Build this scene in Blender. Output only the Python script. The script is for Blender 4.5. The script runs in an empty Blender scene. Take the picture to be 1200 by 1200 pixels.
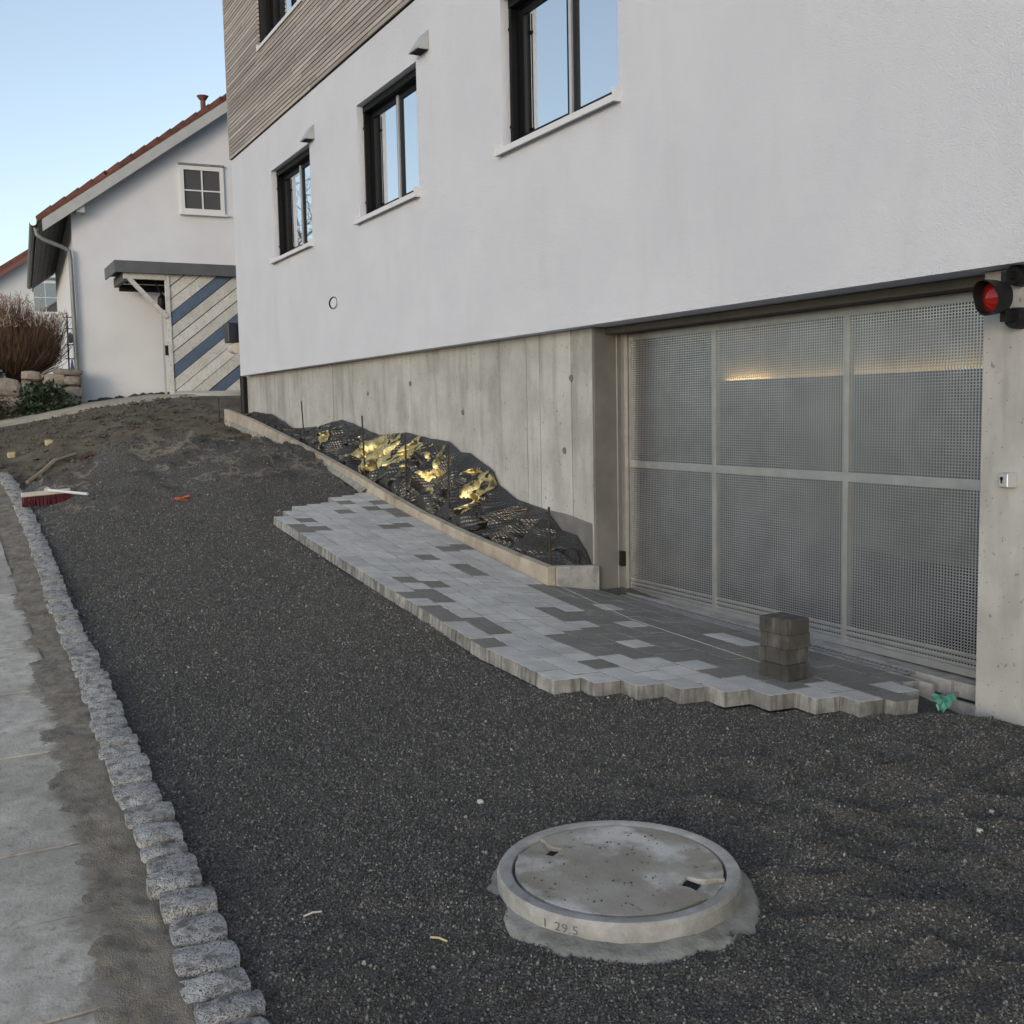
import bpy, bmesh, math, random
import numpy as np
from mathutils import Vector, Matrix

random.seed(7)
rng = np.random.default_rng(7)
scene = bpy.context.scene
COL = scene.collection

# ------------------------------------------------------------------ camera
# world axes: X runs along the facade (towards the viewer's right), Y points into the house, Z is up; eye level is z = 0
yaw, pitch, roll = math.radians(28.197), math.radians(5.502), math.radians(-1.123)
fwd = Vector((-math.cos(yaw) * math.cos(pitch), math.sin(yaw) * math.cos(pitch), -math.sin(pitch)))
right = fwd.cross(Vector((0, 0, 1))).normalized()
up = right.cross(fwd)
r2 = right * math.cos(roll) + up * math.sin(roll)
u2 = -right * math.sin(roll) + up * math.cos(roll)
cd = bpy.data.cameras.new("camera")
cam = bpy.data.objects.new("camera", cd)
COL.objects.link(cam)
cam.matrix_world = Matrix(((r2.x, u2.x, -fwd.x, 0), (r2.y, u2.y, -fwd.y, 0), (r2.z, u2.z, -fwd.z, 0), (0, 0, 0, 1)))
cd.sensor_width = 36.0
cd.lens = 36.0 * 1250 / 1200
cd.clip_start = 0.05
cd.clip_end = 3000
scene.camera = cam

# ------------------------------------------------------------------ sky, sun, exposure
SUN_EL, SUN_AZ = math.radians(12.0), math.radians(143.0)   # azimuth clockwise from +Y: low, behind the viewer
world = bpy.data.worlds.new("World")
scene.world = world
world.use_nodes = True
wn = world.node_tree.nodes
wl = world.node_tree.links
sky = wn.new("ShaderNodeTexSky")
sky.sky_type = 'NISHITA'
sky.sun_disc = False
sky.sun_elevation = SUN_EL
sky.sun_rotation = SUN_AZ
sky.air_density = 1.0
sky.dust_density = 0.75
sky.ozone_density = 2.0
hs = wn.new("ShaderNodeHueSaturation")      # thin high haze: the whole sky a little paler
hs.inputs["Saturation"].default_value = 0.68
wl.new(sky.outputs[0], hs.inputs["Color"])
wl.new(hs.outputs[0], wn["Background"].inputs[0])
wn["Background"].inputs[1].default_value = 0.12
sd = bpy.data.lights.new("sun", 'SUN')
sd.energy = 0.3
sd.angle = math.radians(12)
sd.color = (1.0, 0.84, 0.64)
sun = bpy.data.objects.new("sun", sd)
COL.objects.link(sun)
sdir = Vector((math.sin(SUN_AZ) * math.cos(SUN_EL), math.cos(SUN_AZ) * math.cos(SUN_EL), math.sin(SUN_EL)))
sun.rotation_euler = sdir.to_track_quat('Z', 'Y').to_euler()
vs = scene.view_settings
vs.view_transform = 'Standard'
vs.look = 'None'
vs.gamma = 1.0
vs.use_curve_mapping = False
scene.cycles.use_denoising = True
vs.exposure = 1.05

# ------------------------------------------------------------------ helpers
def link(o):
    COL.objects.link(o)
    return o

def mesh(name, verts, faces, mats=(), smooth=False, mi=None):
    m = bpy.data.meshes.new(name)
    m.from_pydata([tuple(map(float, v)) for v in verts], [], [tuple(int(i) for i in f) for f in faces])
    for k in (mats if isinstance(mats, (list, tuple)) else [mats]):
        m.materials.append(k)
    if smooth:
        m.shade_smooth()
    if mi is not None:
        m.polygons.foreach_set("material_index", mi)
    m.update()
    return m

def obj(name, m, parent=None, label=None, cat=None, group=None, kind=None, loc=None, rot=None):
    o = link(bpy.data.objects.new(name, m))
    if parent is not None:
        o.parent = parent
    if label: o["label"] = label
    if cat: o["category"] = cat
    if group: o["group"] = group
    if kind: o["kind"] = kind
    if loc is not None: o.location = loc
    if rot is not None: o.rotation_euler = rot
    return o

def thing(name, label, cat, group=None, loc=(0, 0, 0), rot=(0, 0, 0)):
    return obj(name, None, None, label, cat, group, None, loc, rot)

class MB:
    """collects shapes for one mesh"""
    def __init__(s):
        s.v, s.f = [], []
    def add(s, v, f):
        n = len(s.v)
        s.v += [tuple(p) for p in v]
        s.f += [tuple(i + n for i in q) for q in f]
        return s
    def box(s, x0, x1, y0, y1, z0, z1):
        v = [(x, y, z) for x in (x0, x1) for y in (y0, y1) for z in (z0, z1)]
        return s.add(v, [(0, 1, 3, 2), (4, 6, 7, 5), (0, 4, 5, 1), (2, 3, 7, 6), (0, 2, 6, 4), (1, 5, 7, 3)])
    def bar(s, a, b, w, h, upv=(0, 0, 1)):
        a, b = Vector(a), Vector(b)
        d = (b - a).normalized()
        sx = d.cross(Vector(upv))
        sx = sx.normalized() if sx.length > 1e-6 else Vector((1, 0, 0))
        sy = sx.cross(d)
        c = [(-1, -1), (1, -1), (1, 1), (-1, 1)]
        v = [p + sx * (i * w / 2) + sy * (j * h / 2) for p in (a, b) for i, j in c]
        return s.add(v, [(3, 2, 1, 0), (4, 5, 6, 7)] + [(i, (i + 1) % 4, 4 + (i + 1) % 4, 4 + i) for i in range(4)])
    def tube(s, pts, r, n=8, cap=True, r1=None):
        pts = [Vector(p) for p in pts]
        rings = []
        for i, p in enumerate(pts):
            d = (pts[min(i + 1, len(pts) - 1)] - pts[max(i - 1, 0)]).normalized()
            a = d.cross(Vector((0, 0, 1)))
            a = a.normalized() if a.length > .05 else d.cross(Vector((0, 1, 0))).normalized()
            b = a.cross(d)
            rr = r if r1 is None else r + (r1 - r) * i / (len(pts) - 1)
            rings.append([p + a * (rr * math.cos(2 * math.pi * k / n)) + b * (rr * math.sin(2 * math.pi * k / n)) for k in range(n)])
        v = [p for q in rings for p in q]
        f = [(i * n + k, i * n + (k + 1) % n, (i + 1) * n + (k + 1) % n, (i + 1) * n + k) for i in range(len(pts) - 1) for k in range(n)]
        if cap:
            f += [tuple(range(n))[::-1], tuple((len(pts) - 1) * n + k for k in range(n))]
        return s.add(v, f)
    def lathe(s, prof, n=64, c=(0, 0, 0), close=False):
        m = len(prof)
        v = [(c[0] + r * math.cos(2 * math.pi * k / n), c[1] + r * math.sin(2 * math.pi * k / n), c[2] + z) for k in range(n) for r, z in prof]
        f = []
        for k in range(n):
            for i in range(m if close else m - 1):
                a, b = i, (i + 1) % m
                f.append((k * m + a, ((k + 1) % n) * m + a, ((k + 1) % n) * m + b, k * m + b))
        return s.add(v, f)
    def prism(s, poly, a0, a1, axis='y'):
        """poly of 2D points extruded along axis"""
        def P(p, t):
            return {'y': (p[0], t, p[1]), 'x': (t, p[0], p[1]), 'z': (p[0], p[1], t)}[axis]
        n = len(poly)
        v = [P(p, a0) for p in poly] + [P(p, a1) for p in poly]
        return s.add(v, [tuple(range(n))[::-1], tuple(range(n, 2 * n))] + [(i, (i + 1) % n, n + (i + 1) % n, n + i) for i in range(n)])
    def mesh(s, name, mats, smooth=False):
        m = mesh(name, s.v, s.f, mats, smooth)
        bm = bmesh.new(); bm.from_mesh(m)
        bmesh.ops.recalc_face_normals(bm, faces=bm.faces)
        bm.to_mesh(m); bm.free()
        if smooth: m.set_sharp_from_angle(angle=math.radians(32))
        return m
    def obj(s, name, mats, parent=None, smooth=False, **k):
        return obj(name, s.mesh(name, mats, smooth), parent, **k)

def bevel(m, w=.004, seg=1):
    bm = bmesh.new(); bm.from_mesh(m)
    bmesh.ops.bevel(bm, geom=list(bm.edges), offset=w, segments=seg, affect='EDGES', profile=.5)
    bm.to_mesh(m); bm.free()
    return m

def _h(ix, iy, s):
    n = (ix.astype(np.int64) * 374761393 + iy.astype(np.int64) * 668265263 + s * 1442695041) & 0x7fffffff
    n = ((n ^ (n >> 13)) * 1274126177) & 0x7fffffff
    return ((n ^ (n >> 16)) & 0xffff) / 65535.0
def vn(x, y, s=0):
    x = np.asarray(x, float); y = np.asarray(y, float)
    ix, iy = np.floor(x), np.floor(y)
    fx, fy = x - ix, y - iy
    fx = fx * fx * (3 - 2 * fx); fy = fy * fy * (3 - 2 * fy)
    a, b, c, d = _h(ix, iy, s), _h(ix + 1, iy, s), _h(ix, iy + 1, s), _h(ix + 1, iy + 1, s)
    return (a + (b - a) * fx + (c - a) * fy + (a - b - c + d) * fx * fy) * 2 - 1
def fbm(x, y, s=0, o=4):
    t, a = 0, 1.0
    for i in range(o):
        t = t + a * vn(np.asarray(x) * 2 ** i + 17 * i, np.asarray(y) * 2 ** i - 9 * i, s + i)
        a *= .5
    return t
def sstep(a, b, x):
    t = np.clip((np.asarray(x, float) - a) / (b - a), 0, 1)
    return t * t * (3 - 2 * t)

# ------------------------------------------------------------------ materials
class N:
    def __init__(s, m):
        s.t = m.node_tree
        s.bsdf = s.t.nodes["Principled BSDF"]
        s.pos = s.n("ShaderNodeNewGeometry").outputs["Position"]
    def n(s, k):
        return s.t.nodes.new(k)
    def l(s, a, b):
        s.t.links.new(a, b)
    def map(s, stretch):
        if tuple(stretch) == (1, 1, 1):
            return s.pos
        q = s.n("ShaderNodeMapping"); q.inputs["Scale"].default_value = stretch
        s.l(s.pos, q.inputs[0])
        return q.outputs[0]
    def noise(s, scale, detail=5, stretch=(1, 1, 1), rough=.55, dist=0):
        q = s.n("ShaderNodeTexNoise")
        q.inputs["Scale"].default_value = scale; q.inputs["Detail"].default_value = detail
        q.inputs["Roughness"].default_value = rough; q.inputs["Distortion"].default_value = dist
        s.l(s.map(stretch), q.inputs["Vector"])
        return q.outputs["Fac"]
    def voro(s, scale, feature='F1', out="Distance", stretch=(1, 1, 1)):
        q = s.n("ShaderNodeTexVoronoi"); q.feature = feature
        q.inputs["Scale"].default_value = scale
        s.l(s.map(stretch), q.inputs["Vector"])
        return q.outputs[out]
    def ramp(s, fac, lo, hi, c0=(0, 0, 0), c1=(1, 1, 1)):
        q = s.n("ShaderNodeValToRGB")
        e = q.color_ramp.elements
        e[0].position, e[1].position = lo, hi
        e[0].color, e[1].color = (*c0, 1), (*c1, 1)
        s.l(fac, q.inputs[0])
        return q.outputs[0]
    def mix(s, fac, a, b, mode='MIX'):
        q = s.n("ShaderNodeMix"); q.data_type = 'RGBA'; q.blend_type = mode
        for sock, val in ((q.inputs[0], fac), (q.inputs[6], a), (q.inputs[7], b)):
            if isinstance(val, (int, float)): sock.default_value = val
            elif isinstance(val, tuple): sock.default_value = (*val, 1)
            else: s.l(val, sock)
        return q.outputs[2]
    def math(s, op, a, b=0.0):
        q = s.n("ShaderNodeMath"); q.operation = op
        for sock, val in ((q.inputs[0], a), (q.inputs[1], b)):
            if isinstance(val, (int, float)): sock.default_value = val
            else: s.l(val, sock)
        return q.outputs[0]
    def stain(s, col, color, scale, lo, hi, stretch=(1, 1, 1), amt=1.0, detail=5):
        f = s.ramp(s.noise(scale, detail, stretch), lo, hi)
        return s.mix(s.math('MULTIPLY', f, amt), col, color)
    def rand(s):
        return s.n("ShaderNodeObjectInfo").outputs["Random"]
    def bump(s, h, strength=.3, dist=.01, prev=None):
        q = s.n("ShaderNodeBump"); q.inputs["Strength"].default_value = strength; q.inputs["Distance"].default_value = dist
        s.l(h, q.inputs["Height"])
        if prev is not None: s.l(prev, q.inputs["Normal"])
        return q.outputs[0]

def mat(name, c1, c2=None, scale=4, lo=.35, hi=.65, detail=5, stretch=(1, 1, 1), rough=.8, bump=0, bscale=60, bdist=.004, metal=0, rand=0, spec=.5, fn=None):
    m = bpy.data.materials.new(name); m.use_nodes = True
    g = N(m); b = g.bsdf
    b.inputs["Roughness"].default_value = rough
    b.inputs["Metallic"].default_value = metal
    b.inputs["Specular IOR Level"].default_value = spec
    if c2 is None and not rand and fn is None:
        b.inputs["Base Color"].default_value = (*c1, 1)
    else:
        col = g.ramp(g.noise(scale, detail, stretch), lo, hi, c1, c2 or c1)
        if rand:
            k = g.math('ADD', g.math('MULTIPLY', g.rand(), rand), 1 - rand / 2)
            cc = g.n("ShaderNodeCombineColor")
            for i in range(3): g.l(k, cc.inputs[i])
            col = g.mix(1.0, col, cc.outputs[0], 'MULTIPLY')
        if fn: col = fn(g, col) or col
        g.l(col, b.inputs["Base Color"])
    if bump:
        g.l(g.bump(g.noise(bscale, 4), bump, bdist), b.inputs["Normal"])
    return m

# stucco: fine rough-cast render
def f_stucco(g, col):
    col = g.stain(col, (.63, .64, .675), .5, .45, .75, amt=.3)
    col = g.stain(col, (.58, .575, .57), 3.0, .58, .85, (1, 1, .22), .4)
    h = g.mix(.35, g.noise(110, 3), g.voro(170))
    g.l(g.bump(h, .9, .012), g.bsdf.inputs["Normal"])
    return col
M_STUCCO = mat("white_stucco", (.645, .66, .715), (.69, .705, .757), 1.3, rough=.92, spec=.2, fn=f_stucco)
def f_conc(warm):
    def f(g, col):
        col = g.stain(col, (.20, .19, .175), 9, .52, .78, (1, 1, .07), .7)
        col = g.stain(col, (.50, .49, .47), 5, .55, .8, (1, 1, .1), .55)
        col = g.stain(col, (.21, .205, .195), 2.2, .55, .8, (1, 1, .5), .45)
        col = g.stain(col, (.56, .55, .52), 1.4, .5, .75, (1, 1, 1.2), .45)
        col = g.mix(g.ramp(g.voro(26), .05, .11, (1, 1, 1), (0, 0, 0)), col, (.09, .085, .08))
        col = g.stain(col, (.15, .145, .135), 34, .67, .73, (1, 1, .8), .75, 2)
        col = g.stain(col, (.52, .515, .495), 7, .60, .70, (1, 1, .5), .45)
        col = g.stain(col, (.22, .215, .20), 3.1, .54, .64, (1, 1, .35), .4, 7)
        h = g.mix(.5, g.noise(90, 5), g.noise(14, 4, (1, 1, .1)))
        g.l(g.bump(h, .35, .006), g.bsdf.inputs["Normal"])
        return col
    return f
M_CONC = mat("board_marked_concrete", (.36, .355, .335), (.45, .445, .425), 3, rough=.85, rand=.16, fn=f_conc(0))
M_CONC_PIER = mat("pier_concrete", (.36, .35, .33), (.45, .44, .42), 2.5, rough=.85, fn=f_conc(0))
M_JAMB = mat("shaded_jamb_concrete", (.13, .125, .115), (.18, .175, .16), 2.5, rough=.85, fn=lambda g, c: g.stain(c, (.08, .076, .068), 4, .52, .75, (1, 1, .3), .7))  # pier concrete darkened: shade of the recess put into the colour
M_LINTEL = mat("shaded_lintel_concrete", (.07, .068, .06), (.10, .096, .086), 3, rough=.9)  # darker than the other concrete, with the recess shade painted in
def f_slat(g, col):
    col = g.stain(col, (.22, .18, .145), 5, .5, .8, (.4, 6, 18), .6)
    col = g.stain(col, (.48, .45, .42), 3, .55, .8, (.3, 4, 14), .5)
    return col
M_SLAT = mat("weathered_larch", (.31, .275, .245), (.42, .385, .355), 2, stretch=(.3, 3, 8), rough=.85, rand=.5, bump=.2, bscale=120, fn=f_slat)
M_DARK = mat("dark_backing", (.02, .019, .018), rough=.9)
M_FRAME = mat("anthracite_frame", (.006, .007, .009), rough=.5, spec=.25)
M_RAIL = mat("window_black_rail", (.005, .005, .006), rough=.55, spec=.2)
M_ALU = mat("light_aluminium", (.52, .53, .55), (.6, .6, .62), 3, rough=.38, metal=.55)
M_VENT = mat("pale_grey_vent", (.36, .37, .38), (.44, .445, .45), 6, rough=.5)
M_SILLW = mat("white_sill", (.66, .66, .67), rough=.5)
def mglass(name, tint, refl, base=(.012, .014, .018)):
    m = bpy.data.materials.new(name); m.use_nodes = True
    g = N(m); b = g.bsdf
    b.inputs["Base Color"].default_value = (*base, 1); b.inputs["Roughness"].default_value = .02
    gl = g.n("ShaderNodeBsdfGlossy"); gl.inputs["Roughness"].default_value = .015; gl.inputs["Color"].default_value = (*tint, 1)
    mx = g.n("ShaderNodeMixShader"); mx.inputs[0].default_value = refl
    g.l(b.outputs[0], mx.inputs[1]); g.l(gl.outputs[0], mx.inputs[2])
    g.l(mx.outputs[0], g.t.nodes["Material Output"].inputs[0])
    h = g.noise(1.1, 1)
    nb = g.bump(h, .02, .02)
    g.l(nb, gl.inputs["Normal"])
    return m
M_GLASS = mglass("window_glass", (.97, .99, 1.0), .95)
M_GLASS_OLD = mglass("old_house_glass", (.9, .92, .95), .12, (.11, .11, .115))
def f_pav(dark):
    def f(g, col):
        if dark:
            col = g.stain(col, (.34, .335, .32), 6, .64, .76, (1, 1, 1), .6)
            col = g.stain(col, (.07, .067, .056), 3.5, .45, .75, amt=.6)
        else:
            col = g.stain(col, (.68, .68, .66), 4.5, .54, .72, amt=.6)
            col = g.stain(col, (.31, .31, .295), 2.2, .52, .78, amt=.7)
        return g.mix(g.ramp(g.voro(330, out="Color"), .2, .9), col, g.mix(.28, col, (.5, .5, .5)))
    return f
M_PAV_L = mat("light_grey_paver", (.455, .448, .422), (.58, .572, .545), 7, rough=.85, rand=.22, bump=.35, bscale=350, bdist=.003, fn=f_pav(0))
M_PAV_D = mat("dark_damp_paver", (.125, .118, .10), (.185, .175, .15), 7, rough=.7, rand=.22, bump=.35, bscale=350, bdist=.003, fn=f_pav(1))
def f_edge(g, col):
    col = g.stain(col, (.11, .107, .10), 24, .48, .66, (1, 1, .12), .85)
    col = g.stain(col, (.46, .455, .44), 15, .56, .74, (1, 1, .3), .7)
    return g.stain(col, (.06, .057, .05), 5, .56, .75, amt=.7)
M_PAV_E = mat("rough_cast_paver_side", (.20, .197, .19), (.33, .327, .315), 11, rough=.9, rand=.5, bump=.6, bscale=150, fn=f_edge)
def f_stack(g, col):
    col = g.stain(col, (.22, .215, .2), 16, .55, .8, (1, 1, .25), .6)
    return g.stain(col, (.03, .029, .026), 7, .5, .75, amt=.7)
M_PAV_S = mat("dirty_stacked_paver", (.048, .046, .041), (.078, .074, .066), 9, rough=.9, rand=.5, bump=.5, bscale=200, fn=f_stack)
def f_gran(g, col):
    q = g.n("ShaderNodeSeparateColor"); g.l(g.voro(260, out="Color"), q.inputs[0])
    col = g.mix(g.ramp(q.outputs[0], .72, .80), col, (.13, .13, .135))
    col = g.mix(g.ramp(q.outputs[1], .80, .88), col, (.52, .515, .50))
    col = g.stain(col, (.12, .117, .11), 19, .50, .64, amt=.8)
    col = g.stain(col, (.19, .165, .13), 4, .54, .72, amt=.6)
    h = g.mix(.4, g.noise(42, 5), g.noise(160, 3))
    g.l(g.bump(h, 1.0, .022), g.bsdf.inputs["Normal"])
    return col
M_GRAN = mat("grey_granite", (.38, .373, .355), (.55, .54, .515), 30, rough=.9, rand=.3, fn=f_gran)
def f_gravel(g, col):
    q = g.n("ShaderNodeSeparateColor"); g.l(g.voro(190, out="Color"), q.inputs[0])
    col = g.mix(g.ramp(q.outputs[0], .15, .95), (.036, .034, .031), (.13, .125, .113))
    col = g.mix(g.ramp(q.outputs[1], .93, .97), col, (.30, .29, .27))
    col = g.stain(col, (.085, .075, .06), .9, .52, .75, amt=.45)
    # raked far end: dry pale crests and damp dark troughs
    sx = g.n("ShaderNodeSeparateXYZ"); g.l(g.pos, sx.inputs[0])
    far = g.ramp(g.math('MULTIPLY', sx.outputs[0], -.05), .58, .61)
    line = g.ramp(g.math('ABSOLUTE', g.math('SUBTRACT', g.noise(1.3, 4, (1.3, .8, 1)), .5)), .006, .02, (1, 1, 1), (0, 0, 0))
    col = g.mix(g.math('MULTIPLY', g.math('MULTIPLY', line, far), .75), col, (.25, .215, .165))
    h = g.mix(.6, g.voro(190), g.noise(60, 4))
    g.l(g.bump(h, 1.0, .012), g.bsdf.inputs["Normal"])
    return col
M_GRAVEL = mat("dark_basalt_grit", (.04, .04, .04), (.05, .05, .05), 5, rough=.8, fn=f_gravel)
def f_grain(g, col):
    r = g.rand()
    q = g.n("ShaderNodeValToRGB"); e = q.color_ramp.elements
    e[0].position, e[0].color = 0, (.036, .034, .030, 1)
    e[1].position, e[1].color = .55, (.080, .076, .069, 1)
    for p, c in ((.80, (.13, .125, .113)), (.93, (.20, .19, .17)), (.985, (.25, .24, .22)), (1.0, (.42, .40, .36))):
        k = e.new(p); k.color = (*c, 1)
    g.l(r, q.inputs[0])
    return q.outputs[0]
M_GRAIN = mat("basalt_chip", (.05, .05, .05), rough=.62, fn=f_grain)
def f_mud(g, col):
    col = g.stain(col, (.21, .175, .125), 1.6, .5, .75, amt=.8)
    col = g.stain(col, (.035, .028, .02), 3, .52, .72, amt=.7)
    col = g.stain(col, (.22, .19, .15), 9, .64, .78, amt=.6)
    h = g.mix(.5, g.noise(18, 6), g.noise(70, 4))
    g.l(g.bump(h, .9, .05), g.bsdf.inputs["Normal"])
    return col
M_MUD = mat("brown_soil", (.10, .082, .058), (.15, .125, .09), 5, rough=.95, fn=f_mud)
def f_street(g, col):
    # dirt washed from the kerb over the slabs, thinning away from it, thickest in the joints
    sx = g.n("ShaderNodeSeparateXYZ"); g.l(g.pos, sx.inputs[0])
    d = g.math('ADD', g.math('ADD', sx.outputs[1], g.math('MULTIPLY', sx.outputs[0], .035)), -.17)
    j = g.math('COSINE', g.math('MULTIPLY', g.math('ADD', sx.outputs[0], 1.1), 2 * math.pi / .59))
    t = g.math('ADD', g.math('ADD', d, g.math('MULTIPLY', j, .045)), g.math('MULTIPLY', g.math('SUBTRACT', g.noise(3.5, 7, rough=.7), .5), .42))
    DIRT_MASK = g.ramp(t, -.13, .08)
    col = g.stain(col, (.27, .245, .205), 1.3, .45, .7, amt=.75)
    col = g.stain(col, (.20, .185, .155), 24, .55, .72, amt=.6)
    col = g.stain(col, (.42, .41, .39), 8, .55, .8, amt=.4)
    col = g.stain(col, (.17, .16, .135), 60, .64, .72, amt=.7)
    dc = g.ramp(g.noise(9), .3, .7, (.185, .16, .125), (.29, .258, .21))
    return g.mix(DIRT_MASK, col, dc)
M_SLAB = mat("street_concrete", (.44, .405, .345), (.61, .57, .50), 11, rough=.95, rand=.14, bump=.9, bscale=75, fn=f_street)
M_ROAD = mat("road_surface", (.15, .145, .13), (.21, .2, .185), 5, rough=.9, bump=.5, bscale=120)
def f_dirt(g, col):
    col = g.stain(col, (.11, .094, .07), 6, .5, .75, amt=.7)
    h = g.mix(.5, g.noise(40, 6), g.noise(150, 3))
    g.l(g.bump(h, .8, .02), g.bsdf.inputs["Normal"])
    return col
M_DIRT = mat("washed_dirt", (.18, .155, .12), (.28, .248, .20), 9, rough=.95, fn=f_dirt)
def f_lid(g, col):
    col = g.stain(col, (.24, .212, .165), 3.2, .42, .6, amt=.85)
    col = g.stain(col, (.62, .615, .59), 4.2, .55, .66, amt=.75)
    col = g.mix(g.ramp(g.voro(60), .06, .12, (1, 1, 1), (0, 0, 0)), col, (.06, .055, .05))
    return g.stain(col, (.09, .08, .065), 26, .62, .74, amt=.7)
M_LID = mat("weathered_lid_concrete", (.31, .288, .245), (.38, .36, .315), 9, rough=.85, bump=.7, bscale=120, fn=f_lid)
def f_ring(g, col):
    col = g.stain(col, (.20, .18, .145), 5, .48, .70, amt=.75)
    return g.stain(col, (.16, .16, .155), 16, .58, .75, amt=.5)
M_RING = mat("ring_concrete", (.30, .295, .28), (.42, .415, .40), 14, rough=.9, bump=.8, bscale=90, fn=f_ring)
M_MORTAR = mat("grey_mortar", (.19, .188, .165), (.32, .318, .29), 12, rough=.9, bump=.6, bscale=60, bdist=.008)
M_DARKGRIT = mat("dark_grit", (.03, .029, .027), (.07, .068, .062), 200, rough=.9)
M_INK = mat("dark_marking", (.13, .135, .145), rough=.9)
M_HOLE = mat("black_hole", (.006, .006, .006), rough=.9)
def f_curb(g, col):
    return g.stain(col, (.16, .12, .085), 5, .55, .75, (1, 1, .4), .7)
M_CURB = mat("sandy_concrete_kerb", (.36, .31, .245), (.45, .40, .325), 7, rough=.9, rand=.2, bump=.4, bscale=120, fn=f_curb)
M_GALV = mat("galvanised_steel", (.40, .40, .39), (.48, .48, .465), 9, rough=.4, metal=.7)
M_WIRE = mat("galvanised_mesh", (.47, .475, .485), (.57, .575, .585), 5, rough=.33, metal=.85)
M_STEEL_D = mat("dark_steel", (.03, .028, .026), (.06, .045, .035), 20, rough=.75, metal=.3)
M_BLACK = mat("black_plastic", (.009, .009, .01), rough=.5, spec=.3)
M_GRATE = mat("drain_cast_iron", (.30, .30, .31), (.38, .38, .39), 30, rough=.5, metal=.5)
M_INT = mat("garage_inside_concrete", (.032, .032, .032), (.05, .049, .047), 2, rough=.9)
def f_seal(g, col):
    return g.stain(col, (.23, .21, .185), 4, .5, .7, amt=.5)
M_SEAL = mat("grey_sealing_coat", (.12, .118, .112), (.17, .165, .155), 4, rough=.55, fn=f_seal)
def memb(name, c, rough, metal, bs):
    m = bpy.data.materials.new(name); m.use_nodes = True
    g = N(m); b = g.bsdf
    b.inputs["Base Color"].default_value = (*c, 1); b.inputs["Roughness"].default_value = rough; b.inputs["Metallic"].default_value = metal
    uv = g.n("ShaderNodeUVMap"); sx = g.n("ShaderNodeSeparateXYZ"); g.l(uv.outputs[0], sx.inputs[0])
    k = 2 * math.pi / .034
    a = g.math('SINE', g.math('MULTIPLY', sx.outputs[0], k)); c2 = g.math('SINE', g.math('MULTIPLY', sx.outputs[1], k))
    h = g.math('MULTIPLY', a, c2)
    g.l(g.bump(h, bs, .010), b.inputs["Normal"])
    return m
M_MEMB = memb("black_dimpled_plastic", (.075, .07, .063), .26, .6, .38)
def f_glint(g, col):
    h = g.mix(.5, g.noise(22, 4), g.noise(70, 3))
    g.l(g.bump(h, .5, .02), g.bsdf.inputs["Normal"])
    return g.stain(col, (.05, .038, .018), 8, .48, .62, amt=.9)  # dark creases painted between the glints
M_GLINT = mat("painted_sunset_glint", (.62, .48, .17), (.80, .66, .32), 12, rough=.26, metal=.7, fn=f_glint)  # warm sky reflection on the black sheet, put into the colour
M_HWALL = mat("neighbour_render", (.70, .71, .74), (.75, .76, .785), 1.2, rough=.92, bump=.25, bscale=90, spec=.2)
M_TILE = mat("red_roof_tile", (.13, .05, .036), (.21, .082, .056), 6, rough=.8, rand=.4)
M_VERGE = mat("grey_painted_wood", (.42, .43, .43), (.48, .48, .48), 5, rough=.7)
M_SOFFIT = mat("dark_soffit_boards", (.075, .08, .078), (.10, .105, .10), 4, rough=.8)
M_ZINC = mat("zinc_gutter", (.20, .215, .21), (.27, .28, .275), 5, rough=.55, metal=.4)
M_WHITEP = mat("white_frame_paint", (.74, .74, .74), rough=.5)
M_FARW = mat("far_white_wall", (.72, .73, .75), (.78, .79, .8), 1, rough=.9)
def f_board(g, col):
    col = g.stain(col, (.30, .28, .23), 4, .5, .75, (1, 5, 5), .6)
    return g.stain(col, (.2, .18, .14), 12, .6, .8, (1, 3, 3), .5)
M_BOARD = mat("whitewashed_board", (.58, .57, .53), (.68, .67, .64), 5, rough=.85, rand=.2, fn=f_board)
M_BOARDB = mat("blue_painted_board", (.085, .125, .19), (.105, .15, .225), 5, rough=.7, rand=.1)
M_FASCIA = mat("canopy_dark_grey", (.10, .105, .115), (.13, .135, .145), 3, rough=.6)
M_SAND = mat("sandstone", (.24, .20, .165), (.36, .31, .26), 6, rough=.9, rand=.4, bump=.8, bscale=20, bdist=.03)
M_TWIG = mat("brown_twig", (.085, .05, .033), (.14, .085, .055), 3, rough=.9)
M_SEED = mat("pale_seed_head", (.30, .22, .17), (.42, .33, .27), 8, rough=.9)
M_LEAF = mat("dark_green_leaf", (.018, .035, .014), (.045, .075, .03), 12, rough=.6, rand=.3)
M_DRY = mat("dry_groundcover", (.06, .05, .03), (.12, .1, .06), 12, rough=.9)
M_RED = mat("dark_red_bristle", (.075, .010, .014), (.12, .016, .022), 40, rough=.8)
M_PALEW = mat("pale_wood", (.52, .48, .42), (.6, .57, .52), 15, rough=.7)
M_ORANGE = mat("orange_plastic", (.40, .085, .03), (.55, .12, .04), 40, rough=.6)
M_GREEN = mat("green_plastic_foil", (.03, .17, .11), (.12, .33, .235), 30, rough=.35)
M_STRING = mat("white_string", (.55, .55, .52), rough=.8)
M_BEIGE = mat("beige_plastic", (.58, .52, .45), rough=.6)
M_STONEY = mat("yellowish_stone", (.45, .36, .2), (.55, .46, .28), 20, rough=.9)
M_BLUE = mat("pale_blue_paint", (.35, .5, .6), rough=.6)
M_CHIPW = mat("pale_stone_chip", (.55, .52, .45), rough=.8)
M_LENS = mat("red_signal_lens", (.26, .008, .006), rough=.08)

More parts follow.
